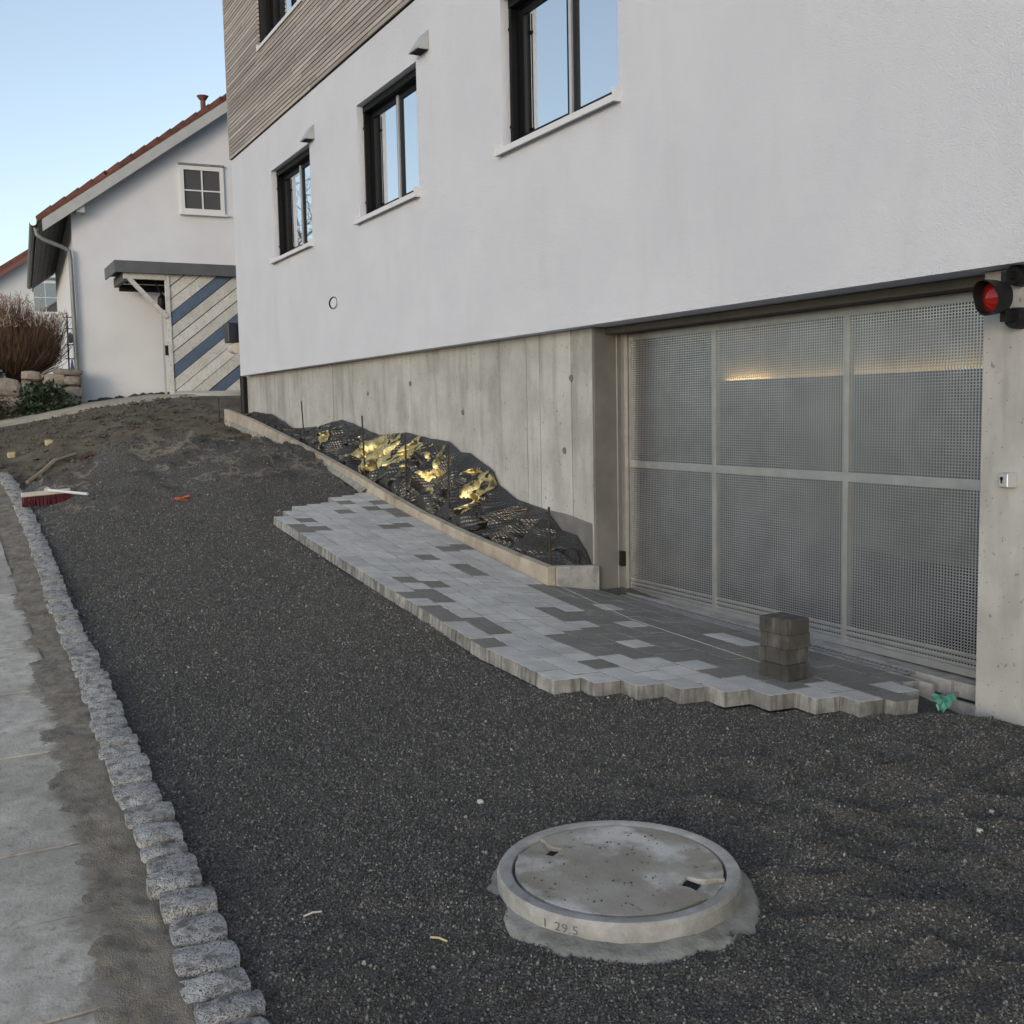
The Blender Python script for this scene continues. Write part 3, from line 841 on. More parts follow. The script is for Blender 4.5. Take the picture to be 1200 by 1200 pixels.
# garage inside
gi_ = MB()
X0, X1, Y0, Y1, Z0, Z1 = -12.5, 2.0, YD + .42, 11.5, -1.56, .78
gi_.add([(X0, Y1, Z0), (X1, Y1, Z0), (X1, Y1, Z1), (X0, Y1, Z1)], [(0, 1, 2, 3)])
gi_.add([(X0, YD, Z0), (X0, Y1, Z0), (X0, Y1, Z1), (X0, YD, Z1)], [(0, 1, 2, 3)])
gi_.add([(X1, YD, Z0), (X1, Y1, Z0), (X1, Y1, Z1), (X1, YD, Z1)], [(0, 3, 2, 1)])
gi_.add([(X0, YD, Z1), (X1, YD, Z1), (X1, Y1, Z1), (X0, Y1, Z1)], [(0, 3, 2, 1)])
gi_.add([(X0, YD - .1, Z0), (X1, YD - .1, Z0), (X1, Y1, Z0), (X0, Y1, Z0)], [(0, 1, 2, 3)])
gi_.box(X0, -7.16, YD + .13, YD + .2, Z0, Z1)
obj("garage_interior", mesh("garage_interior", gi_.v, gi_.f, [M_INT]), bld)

M_GLOWSCREEN = mat("pale_glow_screen", (.16, .155, .15), (.22, .215, .205), 3, rough=.9)
MB().box(-12.4, -3.2, 8.35, 8.5, -1.55, .77).obj("glow_wall", [M_GLOWSCREEN], bld)  # partition added behind the tubes to catch their glow

# ------------------------------------------------------------------ garage door
door = thing("garage_door", "wide galvanised steel mesh garage door split into six panels", "garage door", loc=(0, 0, 0))
DX0, DX1, DZ0, DZ1, DM = -7.145, -3.58, -1.505, .575, -.455
VX = [-6.046, -4.787]
fr = MB()
fr.box(DX0, DX0 + .045, YD - .012, YD + .03, DZ0, DZ1).box(DX1 - .045, DX1, YD - .012, YD + .03, DZ0, DZ1)
fr.box(DX0 + .045, DX1 - .045, YD - .010, YD + .03, DZ1 - .05, DZ1).box(DX0 + .045, DX1 - .045, YD - .010, YD + .03, DZ0, DZ0 + .035)
fr.obj("door_frame", [M_GALV], door)
MB().box(DX0 + .045, DX1 - .045, YD - .006, YD + .03, DM - .025, DM + .025).obj("mid_rail", [M_GALV], door)
for vx in VX:
    MB().box(vx - .02, vx + .02, YD - .008, YD + .03, DZ0 + .035, DM - .025).box(vx - .02, vx + .02, YD - .008, YD + .03, DM + .025, DZ1 - .05).obj("stile", [M_GALV], door)
GX_, GZ_, WB, HB = .0205, .0170, .0075, .0062
cells = [DX0 + .045] + VX + [DX1 - .045]
for (za, zb) in ((DZ0 + .035, DM - .025), (DM + .025, DZ1 - .05)):
    for a, b in zip(cells, cells[1:]):
        pm = MB()
        a2, b2 = a - .01, b + .01
        nx = int((b2 - a2) / GX_)
        for i in range(nx + 1):
            xx = a2 + i * GX_
            pm.add([(xx, YD, za), (xx + WB, YD, za), (xx + WB, YD, zb), (xx, YD, zb), (xx + WB, YD + .004, za), (xx + WB, YD + .004, zb)], [(0, 1, 2, 3), (1, 4, 5, 2)])
        nz = int((zb - za) / GZ_)
        for i in range(nz + 1):
            z_ = za + i * GZ_
            pm.add([(a2, YD - .0015, z_), (b2, YD - .0015, z_), (b2, YD - .0015, z_ + HB), (a2, YD - .0015, z_ + HB), (a2, YD + .004, z_ + HB), (b2, YD + .004, z_ + HB)], [(0, 1, 2, 3), (3, 2, 5, 4)])
        obj("mesh_panel", mesh("mesh_panel", pm.v, pm.f, [M_WIRE]), door)
# perforated kick rail of the lower edge
kr = MB()
for i in range(3):
    kr.box(DX0 + .045, DX1 - .045, YD - .0045, YD - .0025, DZ0 + .045 + i * .033, DZ0 + .063 + i * .033)
kr.obj("kick_rail", [M_GALV], door)
MB().box(-7.153, -7.149, YC + .20, YC + .21, -1.5, .6).box(-7.152, -7.105, YD - .055, YD - .02, -1.52, .585).obj("guide_post", [M_GALV], door)
MB().box(-7.15, -7.10, YD - .085, YD - .056, -1.28, -1.16).obj("safety_sensor", [M_BLACK], door)

lamp = thing("garage_lamp", "warm glowing strip lamp hanging inside behind the mesh door", "lamp", loc=(0, 0, 0))
M_GLOW = bpy.data.materials.new("warm_tube"); M_GLOW.use_nodes = True
b_ = M_GLOW.node_tree.nodes["Principled BSDF"]
b_.inputs["Emission Color"].default_value = (1, .66, .28, 1); b_.inputs["Emission Strength"].default_value = 9.0
MB().tube([(-10.1, 8.27, .25), (-5.6, 8.27, .25)], .018, 8).obj("tube", [M_GLOW], lamp)
M_GLOW2 = M_GLOW.copy(); M_GLOW2.node_tree.nodes["Principled BSDF"].inputs["Emission Strength"].default_value = 26.0
MB().tube([(-10.05, 8.31, .25), (-9.35, 8.31, .25)], .016, 8).obj("tube", [M_GLOW2], lamp)
MB().box(-10.2, -5.5, 8.17, 8.19, .18, .285).box(-10.2, -5.5, 8.19, 8.345, .18, .20).obj("tube_shield", [M_GLOWSCREEN], lamp)  # tray added to hide the tubes and leave only their glow

# drain in front of the door
drain = thing("drain_channel", "narrow slotted metal drain channel along the foot of the garage door", "drain")
gr = MB()
gr.box(-.25, .25, -.06, -.05, -.012, 0).box(-.25, .25, .05, .06, -.012, 0).box(-.25, .25, -.007, .007, -.012, 0)
for k in range(14):
    xx = -.235 + k * .036
    gr.bar((xx, -.052, -.003), (xx + .012, -.006, -.003), .011, .004).bar((xx + .012, .006, -.003), (xx, .052, -.003), .011, .004)
gmesh = gr.mesh("grate_shape", [M_GRATE])
DY, k = 4.70, 0
for i in range(7):
    xc = -6.88 + .502 * i
    if xc > -3.9: break
    obj("grate", gmesh, drain, loc=(xc, DY, np.interp(xc, *PC) + .002), rot=(0, math.atan2(.0112, 1), 0))
rl = MB()
for y0, y1 in ((DY - .082, DY - .062), (DY + .062, DY + .085)):
    rl.add([(-7.13, y0, np.interp(-7.13, *PC) + .004), (-3.88, y0, np.interp(-3.88, *PC) + .004), (-3.88, y1, np.interp(-3.88, *PC) + .004), (-7.13, y1, np.interp(-7.13, *PC) + .004),
            (-7.13, y0, -1.62), (-3.88, y0, -1.62), (-3.88, y1, -1.62), (-7.13, y1, -1.62)],
           [(0, 1, 2, 3), (0, 4, 5, 1), (3, 2, 6, 7), (0, 3, 7, 4), (1, 5, 6, 2)])
rl.obj("channel_edge", [M_RING], drain)
MB().box(-7.13, -3.88, DY - .061, DY + .061, -1.61, -1.595).obj("channel_bed", [M_HOLE], drain)
sump = thing("drain_end_box", "open grey end box of the drain against the concrete pier", "drain box")
sb = MB()
sb.box(-3.87, -3.612, 4.635, 4.66, -1.75, -1.572).box(-3.87, -3.845, 4.66, 4.85, -1.75, -1.572).box(-3.845, -3.612, 4.83, 4.85, -1.75, -1.574)
sb.obj("box_wall", [M_RING], sump)
MB().box(-3.845, -3.612, 4.66, 4.83, -1.66, -1.60).obj("box_bed", [M_HOLE], sump)
sill = MB()
sill.add([(-7.15, DY + .087, -1.475), (-3.605, DY + .087, -1.518), (-3.605, 5.0, -1.53), (-7.15, 5.0, -1.53), (-7.15, DY + .087, -1.6), (-3.605, DY + .087, -1.6)], [(0, 1, 2, 3), (0, 4, 5, 1)])
obj("door_threshold", mesh("door_threshold", sill.v, sill.f, [M_RING]), bld)

# ------------------------------------------------------------------ signal and key switch on the pier
sig = thing("signal_light", "black hooded red traffic signal on arms beside the garage door", "signal light")
n_ = Vector((-.22, -.975, -.02)).normalized()
c0 = Vector((-3.40, 4.40, .478))
rotm = n_.to_track_quat('Z', 'Y').to_euler()
def at(mb, name, mt, par, smooth=True):
    return mb.obj(name, mt, par, smooth, loc=c0, rot=rotm)
at(MB().lathe([(.0, -.075), (.05, -.075), (.070, -.06), (.080, -.015), (.080, 0), (.062, 0), (.062, -.03), (0, -.03)], 32), "housing", [M_BLACK], sig)
hood = MB()
nh = 32
pr = []
for k_ in range(nh):
    a = 2 * math.pi * k_ / nh
    L = .030 + .030 * max(0, math.sin(a) * .9 + .1)
    pr.append([(r * math.cos(a), r * math.sin(a), zz) for r, zz in ((.081, -.005), (.085, L), (.079, L), (.075, -.005))])
hood.add([p for q in pr for p in q], [(k_ * 4 + i, ((k_ + 1) % nh) * 4 + i, ((k_ + 1) % nh) * 4 + i + 1, k_ * 4 + i + 1) for k_ in range(nh) for i in range(3)])
at(hood, "hood", [M_BLACK], sig)
at(MB().lathe([(.074, -.006), (.06, .004), (.04, .013), (.02, .018), (.0005, .019)], 32), "lens", [M_LENS], sig)
pl = MB()
bx = c0 - n_ * .075
pl.bar((bx.x, bx.y, .365), (bx.x, bx.y, .60), .03, .03, (0, 1, 0))
for zz in (.585, .385):
    pl.bar((bx.x, bx.y, zz), (-3.385, YC - .06, zz), .035, .035)
pl.obj("bracket", [M_BLACK], sig)
for zz in (.585, .385):
    MB().lathe([(.0, .075), (.042, .075), (.05, .06), (.052, .0)], 20).obj("wall_mount", [M_BLACK], sig, True, loc=(-3.385, YC - .003, zz), rot=(math.pi / 2, 0, 0))
sw = thing("key_switch", "small grey key switch box with dark keyhole on the concrete pier", "switch")
swb = MB()
sx0, sx1, sz0, sz1 = -3.460, -3.385, -.428, -.352
swb.add([(sx0, YC - .004, sz0), (sx1, YC - .004, sz0), (sx1, YC - .004, sz1), (sx0, YC - .004, sz1),
         (sx0 + .004, YC - .050, sz0 + .004), (sx1 - .016, YC - .056, sz0 + .004), (sx1 - .016, YC - .056, sz1 - .006), (sx0 + .004, YC - .050, sz1 - .006)],
        [(0, 1, 2, 3), (4, 7, 6, 5), (0, 4, 5, 1), (2, 6, 7, 3), (0, 3, 7, 4), (1, 5, 6, 2)])
obj("switch_box", bevel(swb.mesh("switch_box", [M_ALU]), .003), sw)
MB().lathe([(0, .004), (.008, .004), (.009, 0)], 14).box(-.003, .003, -.022, -.004, 0, .004).obj("keyhole", [M_HOLE], sw, loc=(sx0 + .025, YC - .0535, -.382), rot=(math.pi / 2, 0, math.atan2(-.007, .066)))

# ------------------------------------------------------------------ paving
paving = obj("paving", None, kind="structure", label="grey block paving running up beside the plinth kerb")
def paver_mesh(name, mt, side_mt=None, L=PL - .009, W=ROWP - .009, H=.08, ch=.0015):
    a, b, r = L / 2, W / 2, .0
    out = []
    def side(p, q, nx, ny):
        out.append(p)
        for t in (.22, .72):
            for dt, h in ((-.05, 0), (-.04, .0055), (.04, .0055), (.05, 0)):
                s = t + dt
                out.append((p[0] + (q[0] - p[0]) * s + nx * h, p[1] + (q[1] - p[1]) * s + ny * h))
    side((-a, -b), (a, -b), 0, -1); out.append((a, -b)); side((a, b), (-a, b), 0, 1); out.append((-a, b))
    n = len(out)
    c = ch
    top = [(max(-a + c, min(a - c, x)), max(-b + c, min(b - c, y)), 0) for x, y in out]
    v = [(x, y, -H) for x, y in out] + [(x, y, -c) for x, y in out] + top
    f = [(i, (i + 1) % n, n + (i + 1) % n, n + i) for i in range(n)] + [(n + i, n + (i + 1) % n, 2 * n + (i + 1) % n, 2 * n + i) for i in range(n)] + [tuple(range(2 * n, 3 * n)), tuple(range(n))[::-1]]
    m = mesh(name, v, f, [mt, side_mt or mt])
    m.polygons.foreach_set("material_index", [1] * n + [0] * (n + 2))
    return m
PM_L, PM_D = paver_mesh("light_paver", M_PAV_L, M_PAV_E), paver_mesh("dark_paver", M_PAV_D, M_PAV_E)
PH_L, PH_D = paver_mesh("light_half_paver", M_PAV_L, M_PAV_E, PL / 2 - .003), paver_mesh("dark_half_paver", M_PAV_D, M_PAV_E, PL / 2 - .003)
DARKS = [(-10.37, 4.05), (-10.08, 4.01), (-10.06, 3.83), (-9.98, 3.45), (-9.65, 3.07), (-9.73, 4.07), (-9.4, 3.87), (-9.31, 3.65), (-9.46, 2.84), (-9.17, 2.82), (-8.37, 3.83), (-8.46, 4.07),
         (-7.33, 3.04), (-7.17, 3.12), (-7.04, 3.22), (-6.85, 2.98), (-6.7, 3.03), (-6.73, 2.8), (-7.71, 3.72), (-7.42, 3.62), (-5.83, 2.97), (-6.0, 2.98), (-5.69, 2.84), (-4.9, 3.12), (-6.15, 2.82)]
LIGHTS = [(-6.39, 4.2), (-4.83, 3.56), (-4.61, 3.57), (-4.75, 3.72)]
def is_dark(x, y):
    if any(abs(x - a) < .1 and abs(y - b) < .085 for a, b in LIGHTS): return False
    if any(abs(x - a) < .1 and abs(y - b) < .085 for a, b in DARKS): return True
    lim = np.interp(x, [-9, -7.8, -7.2, -6.6, -6.0, -5.4, -5.0, -4.5, -4.0, -3.7], [4.6, 4.25, 4.0, 3.85, 3.55, 3.2, 3.3, 3.5, 3.8, 4.05])
    if random.random() < .05: return y <= lim - .25 and x < -5.5 and random.random() < .3 or False
    return y > lim + random.uniform(-.13, .13)
def lay(x, y, half=False, mt=None):
    e = .05
    n = Vector((-(zp(x + e, y) - zp(x - e, y)) / (2 * e), -(zp(x, y + e) - zp(x, y - e)) / (2 * e) if y + e < 4.7 else 0, 1)).normalized()
    ax = Vector((1, 0, -n.x / n.z)).normalized()
    ay = n.cross(ax)
    d = is_dark(x, y) if mt is None else mt
    m = (PH_D if d else PH_L) if half else (PM_D if d else PM_L)
    o = obj("paver", m, paving)
    R = Matrix((ax, ay, n)).transposed()
    o.rotation_euler = R.to_euler()
    o.rotation_euler.z += random.uniform(-.006, .006)
    o.location = (x + random.uniform(-.001, .001), y, zp(x, y) + random.uniform(-.0015, .0015))
for j in range(8):
    y = ROW0 + (j + .5) * ROWP
    x = NEAR_END[j]
    first = True
    while x > FAR_END[j] + .05:
        lay(x - PL / 2, y, mt=False if first and j < 7 else None)
        first = False
        x -= PL
for j, xe in enumerate((-3.66, -3.80, -3.96)):
    y = ROW0 + (8 + j + .5) * ROWP
    x = xe
    while x > -7.08:
        lay(x - PL / 2, y)
        x -= PL
# stack of four loose pavers
PS = paver_mesh("stacked_paver", M_PAV_S, M_PAV_S, .2, .166, .080, .006)
sx, sy = -4.30, 3.95
zb = zp(sx, sy) + .003
names = ["dirty grey paver at the bottom of the stack standing on the paving", "dark paver second from the bottom of the stack on the paving",
         "dark paver second from the top of the stack on the paving", "dark paver lying topmost on the stack before the garage door"]
for k_ in range(4):
    obj("paver", PS, None, names[k_], "paver", "pavers stacked before the garage door",
        loc=(sx + (.012, -.006, .002, .009)[k_], sy + (-.004, .006, .010, -.004)[k_], zb + .0822 * (k_ + 1)), rot=(0, 0, (.06, .03, .05, -.02)[k_] + .05))

# ------------------------------------------------------------------ edging kerb along the plinth
edge = thing("edging_kerb", "narrow sandy concrete edging climbing along the foot of the plinth", "kerb")
CT = ([-17.5, -16, -14.6, -13.25, -11.4, -10.5, -9.55, -8.8, -7.95, -7.1], [.10, -.05, -.235, -.418, -.690, -.843, -.985, -1.075, -1.158, -1.228])
J = [-17.42, -16.92, -15.95, -15.1, -14.19, -13.25, -12.33, -11.41, -10.49, -9.55, -8.6, -7.68, -7.1]
for a, b in zip(J, J[1:]):
    za, zb_ = np.interp(a, *CT), np.interp(b, *CT)
    m = MB()
    y0, y1, h = 4.105, 4.185, .30
    m.add([(a + .003, y0, za), (b - .003, y0, zb_), (b - .003, y1, zb_), (a + .003, y1, za), (a + .003, y0, za - h), (b - .003, y0, zb_ - h), (b - .003, y1, zb_ - h), (a + .003, y1, za - h)],
          [(0, 1, 2, 3), (4, 7, 6, 5), (0, 4, 5, 1), (2, 6, 7, 3), (1, 5, 6, 2), (0, 3, 7, 4)])
    obj("edging_stone", bevel(m.mesh("edging_stone", [M_CURB]), .006), edge)
m = MB().add([(-7.18, 4.19, -1.228), (-7.1, 4.19, -1.228), (-7.1, 4.59, -1.255), (-7.18, 4.59, -1.255), (-7.18, 4.19, -1.6), (-7.1, 4.19, -1.6), (-7.1, 4.59, -1.6), (-7.18, 4.59, -1.6)],
             [(0, 1, 2, 3), (4, 7, 6, 5), (0, 4, 5, 1), (2, 6, 7, 3), (1, 5, 6, 2), (0, 3, 7, 4)])
obj("edging_stone", bevel(m.mesh("edging_stone", [M_RING]), .006), edge)
# concrete haunch showing at its foot where no paving lies
hm = MB()
for a, b in zip(np.arange(-17.3, -11.0, .15), np.arange(-17.15, -10.85, .15)):
    wa, wb = (.06 + .05 * float(fbm(t * 2.1, 3.0, 91)) for t in (a, b))
    za, zb_ = np.interp(a, *PB) + .01, np.interp(b, *PB) + .01
    hm.add([(a, 4.104, za + .02), (b, 4.104, zb_ + .02), (b, 4.104 - wb, zb_ - .03), (a, 4.104 - wa, za - .03)], [(0, 3, 2, 1)])
hm.obj("haunching", [M_MORTAR], edge)
# fill between edging and plinth
V, F = sheet(np.arange(-17.9, -7.16, .08), np.arange(4.18, 4.62, .05), lambda X, Y: np.interp(X, *CT) - .09 + .02 * fbm(X * 4, Y * 4, 93))
obj("trench_fill", npmesh("trench_fill", V, F, M_GRAVEL), kind="stuff", label="dark grit filling the trench between edging and plinth")

# ------------------------------------------------------------------ dimpled membrane
MT = ([-16.9, -16.3, -15.61, -14.99, -14.66, -14.15, -13.79, -13.53, -13.08, -12.64, -12.22, -11.77, -10.99, -10.29, -9.87, -9.61, -9.37, -8.89, -8.79, -8.44, -7.89, -7.68, -7.43, -7.28, -7.19],
      [.02, .0, -.13, -.27, -.22, -.18, -.27, -.12, -.09, -.14, -.21, -.27, -.23, -.29, -.31, -.41, -.42, -.57, -.69, -.81, -.88, -1.02, -1.04, -1.15, -1.27])
nu, nv = 760, 60
U = np.linspace(-16.9, -7.2, nu)[:, None] + np.zeros((1, nv)); Vv = np.linspace(0, 1, nv)[None, :] + np.zeros((nu, 1))
ztop = np.interp(U, *MT); zbot = np.interp(U, *CT) - .10
zbot = np.minimum(zbot, ztop - .05)
Zm = zbot + (ztop - zbot) * Vv
amp = sstep(0, .2, Vv) * sstep(1.05, .7, Vv)
def tri(t):
    return 1 - 2 * np.abs(2 * (t - np.floor(t)) - 1)
wx, wz = U + .10 * fbm(U * 2.5, Vv * 2.5, 101, 3), Vv + .16 * fbm(U * 2.0, Vv * 2.0 + 4, 103, 3)
fold = .6 * tri(wx * 1.3 + wz * .9) + .5 * tri(wx * 2.1 - wz * 1.4 + .3)
fold2 = .6 * tri(wx * 3.4 + wz * 2.2) + .6 * tri(wx * 4.3 - wz * 2.7 + .7)
Ym = 4.215 + .36 * Vv ** 1.35 - amp * (.10 * fold + .055 * fold2 + .03)
Ym = np.clip(Ym, 4.19, 4.585)
Zm = Zm + amp * .05 * tri(wx * 2.7 - wz * 1.1)
Xm = U + amp * .05 * fbm(U * 3, Vv * 3, 107, 3)
Vx = np.stack([Xm, Ym, Zm], -1).reshape(-1, 3)
idx = np.arange(nu * nv).reshape(nu, nv)
F = np.stack([idx[:-1, :-1], idx[1:, :-1], idx[1:, 1:], idx[:-1, 1:]], -1).reshape(-1, 4)
mm = npmesh("drainage_membrane", Vx, F, M_MEMB, False)
uvl = mm.uv_layers.new(name="UVMap")
li = np.empty(len(mm.loops), np.int32); mm.loops.foreach_get("vertex_index", li)
UVs = np.stack([U.ravel(), (Vv * .85).ravel()], -1)[li]
uvl.data.foreach_set("uv", UVs.astype(np.float32).ravel())
membrane = obj("drainage_membrane", mm, None, "crumpled black dimpled drainage sheet leaning on the plinth", "drainage sheet")
# warm sunset reflections painted as yellow patches along the sheet's folds
def glint_patches():
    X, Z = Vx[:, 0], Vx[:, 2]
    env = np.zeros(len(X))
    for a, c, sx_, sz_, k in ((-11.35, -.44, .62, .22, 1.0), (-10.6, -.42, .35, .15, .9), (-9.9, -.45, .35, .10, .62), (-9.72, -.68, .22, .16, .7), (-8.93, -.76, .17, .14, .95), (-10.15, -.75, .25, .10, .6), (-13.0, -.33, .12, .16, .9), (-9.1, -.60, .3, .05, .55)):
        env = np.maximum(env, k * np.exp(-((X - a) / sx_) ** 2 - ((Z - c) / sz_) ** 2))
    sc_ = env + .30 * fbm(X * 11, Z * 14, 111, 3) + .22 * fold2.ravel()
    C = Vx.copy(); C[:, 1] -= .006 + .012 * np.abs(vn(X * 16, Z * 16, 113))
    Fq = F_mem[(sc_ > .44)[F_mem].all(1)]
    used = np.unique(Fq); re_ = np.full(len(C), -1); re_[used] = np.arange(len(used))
    obj("glint_patches", npmesh("glint_patches", C[used], re_[Fq], M_GLINT, False), membrane, label="yellow patches painted as sunset reflections along the folds", kind="stuff")
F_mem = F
glint_patches()

# steel stakes
for (a, b, lab) in (((-17.53, 4.05, .27), (-17.55, 4.06, -.35), "thin rusty stake at the top end of the edging, before the corner pipe"),
                    ((-13.57, 4.2, .16), (-13.51, 4.21, -.55), "thin dark steel stake beside the black sheet near its upper end"),
                    ((-11.34, 4.2, -.04), (-11.30, 4.2, -.85), "thin dark steel stake before the left edge of the painted yellow glints"),
                    ((-10.10, 4.2, -.245), (-10.12, 4.2, -1.0), "thin dark steel stake before the right edge of the painted yellow glints"),
                    ((-9.07, 4.2, -.31), (-9.1, 4.2, -1.2), "thin steel stake poking above the crumpled sheet beside the smallest painted yellow glint"),
                    ((-7.22, 4.2, -.77), (-7.21, 4.2, -1.4), "thin steel stake standing nearest the garage, before the grey sealing coat")):
    MB().tube([a, b], .009, 6).obj("steel_stake", [M_STEEL_D], label=lab, cat="stake", group="steel stakes along the edging")
# mason's string
pts = [(-9.3, 4.085, zp(-9.3, 4.08) + .04), (-7.0, 4.07, zp(-7, 4.08) + .055), (-5.9, 4.06, zp(-5.9, 4.06) + .02), (-4.42, 4.02, zp(-4.42, 4.02) + .012)]
MB().tube(pts, .0013, 5).obj("mason_string", [M_STRING], label="thin white string stretched over the paving to the paver stack", cat="string")

# ------------------------------------------------------------------ manhole
man = thing("manhole", "round concrete manhole cover with raised ring in the gravel", "manhole", loc=(MH[0], MH[1], 0))
ZT_, ZB = -1.478, -1.64
rb = MB().lathe([(.392, ZB), (.3925, ZT_ - .012), (.385, ZT_), (.352, ZT_), (.345, ZT_ - .004), (.340, ZT_ - .035), (.2, ZT_ - .035)], 120)
ring = rb.obj("ring", [M_RING], man, True)
la = math.atan2(.29, .49)
lid = MB()
outl = []
nseg = 120
hw = [(.305, .19), (.27, .15), (.235, .10), (.21, .11), (.20, .11)]
def notch(cen):
    q = []
    prof = [(.3325, -.074), (.312, -.068), (.286, -.046), (.262, -.034), (.222, -.034)]
    for r_, d_ in prof: q.append((r_, d_))
    for r_, d_ in prof[::-1]: q.append((r_, -d_))
    c, s = math.cos(cen), math.sin(cen)
    return [(r_ * c - d_ * s, r_ * s + d_ * c) for r_, d_ in q]
hwang = math.asin(.076 / .334)
for cen in (la, la + math.pi):
    outl += notch(cen)
    for k_ in range(1, 60):
        a = cen + hwang + (math.pi - 2 * hwang) * k_ / 60
        outl.append((.334 * math.cos(a), .334 * math.sin(a)))
bm = bmesh.new()
vt = [bm.verts.new((x, y, ZT_ - .001)) for x, y in outl]
f_ = bm.faces.new(vt)
ext = bmesh.ops.extrude_face_region(bm, geom=[f_])
for v in ext['geom']:
    if isinstance(v, bmesh.types.BMVert): v.co.z -= .034
bmesh.ops.recalc_face_normals(bm, faces=bm.faces)
m = bpy.data.meshes.new("lid"); bm.to_mesh(m); bm.free(); m.materials.append(M_LID)
lid = obj("lid", m, man)
for cen in (la, la + math.pi):
    c, s = math.cos(cen), math.sin(cen)
    P = lambda r_, d_, z_: (r_ * c - d_ * s, r_ * s + d_ * c, z_)
    MB().add([P(.338, -.078, ZT_ - .010), P(.338, .078, ZT_ - .010), P(.268, .040, ZT_ - .022), P(.268, -.040, ZT_ - .022)], [(0, 1, 2, 3)]).obj("grip_slope", [M_LID], lid)
    MB().add([P(.269, -.038, ZT_ - .018), P(.269, .038, ZT_ - .018), P(.222, .035, ZT_ - .012), P(.222, -.035, ZT_ - .012)], [(0, 1, 2, 3)]).obj("grip_hole", [M_HOLE], lid)
gt_ = MB()
for _ in range(70):
    a, q = random.uniform(0, 6.28), .33 * math.sqrt(random.random())
    if random.random() < .4: a, q = random.gauss(-.6, .5), random.uniform(.1, .3)
    x, y, e_ = q * math.cos(a), q * math.sin(a), random.uniform(.0015, .0042)
    if any(abs(math.atan2(math.sin(a - c_), math.cos(a - c_))) < .32 and q > .2 for c_ in (la, la + math.pi)): continue
    gt_.add([(x - e_, y - e_, ZT_ - .001), (x + e_, y - e_ * .7, ZT_ - .001), (x + e_ * .6, y + e_, ZT_ - .001), (x - e_ * .8, y + e_ * .8, ZT_ - .001), (x, y, ZT_ - .001 + e_ * 1.3)], [(0, 1, 4), (1, 2, 4), (2, 3, 4), (3, 0, 4)])
gt_.obj("grit", [M_DARKGRIT], man, kind="stuff")
# mortar collar, widest towards the viewer
nC, rings_ = 96, 7
V, F = [], []
for k_ in range(nC):
    a = 2 * math.pi * k_ / nC
    toward = max(0, math.cos(a - math.radians(-32)))
    wdt = .0 + .088 * toward ** 1.4 + .035 * float(fbm(math.cos(a) * 2.6, math.sin(a) * 2.6, 161))
    for i in range(rings_):
        t = i / (rings_ - 1)
        r_ = .388 + (wdt + .05) * t
        x, y = MH[0] + r_ * math.cos(a), MH[1] + r_ * math.sin(a)
        b0 = float(base(x, y))
        z_ = b0 + .012 * (1 - t) + .008 - .045 * max(0, (t - .62) / .38) ** 1.5 + .005 * float(fbm(x * 14, y * 14, 163))
        V.append((r_ * math.cos(a), r_ * math.sin(a), z_))
F = np.array([(k_ * rings_ + i, ((k_ + 1) % nC) * rings_ + i, ((k_ + 1) % nC) * rings_ + i + 1, k_ * rings_ + i + 1) for k_ in range(nC) for i in range(rings_ - 1)])
obj("mortar_collar", npmesh("mortar_collar", np.array(V), F, M_MORTAR), man)
# damp line at the foot of the ring
V, F = [], []
for k_ in range(160):
    a = 2 * math.pi * k_ / 160
    h = .014 + .009 * float(fbm(a * 4, 0.5, 171)) + .008 * float(fbm(a * 17, 1.5, 173))
    for z_ in (-1.62, -1.558 + h):
        V.append((.3934 * math.cos(a), .3934 * math.sin(a), z_))
F = np.array([(2 * k_, 2 * ((k_ + 1) % 160), 2 * ((k_ + 1) % 160) + 1, 2 * k_ + 1) for k_ in range(160)])
M_DAMP = mat("damp_ring_concrete", (.16, .15, .125), (.2, .19, .165), 9, rough=.8)
obj("damp_foot", npmesh("damp_foot", np.array(V), F, M_DAMP), ring)
# faint stencilled number on the ring's side
fc = bpy.data.curves.new("stencil", 'FONT'); fc.body = "I  29.5"; fc.size = .044; fc.space_character = 1.05
to = bpy.data.objects.new("stencil_source", fc); COL.objects.link(to)
bpy.context.view_layer.update()
tm = bpy.data.meshes.new_from_object(to.evaluated_get(bpy.context.evaluated_depsgraph_get()))
bpy.data.objects.remove(to)
a0 = math.radians(-68)
for v in tm.vertices:
    a = a0 + v.co.x / .3932
    v.co = (.3938 * math.cos(a), .3938 * math.sin(a), ZT_ - .046 + v.co.y * .85)
tm.materials.clear(); tm.materials.append(M_INK)
tm.name = "stencilled_number"
obj("stencilled_number", tm, ring)

# ------------------------------------------------------------------ neighbour house (turned a little)
HO = Vector((-24.2, 2.73, 0)); HR = math.radians(-3.7)
house = thing("neighbour_house", "white gabled house with red tiled roof and small gable window", "house", loc=HO, rot=(0, 0, HR))
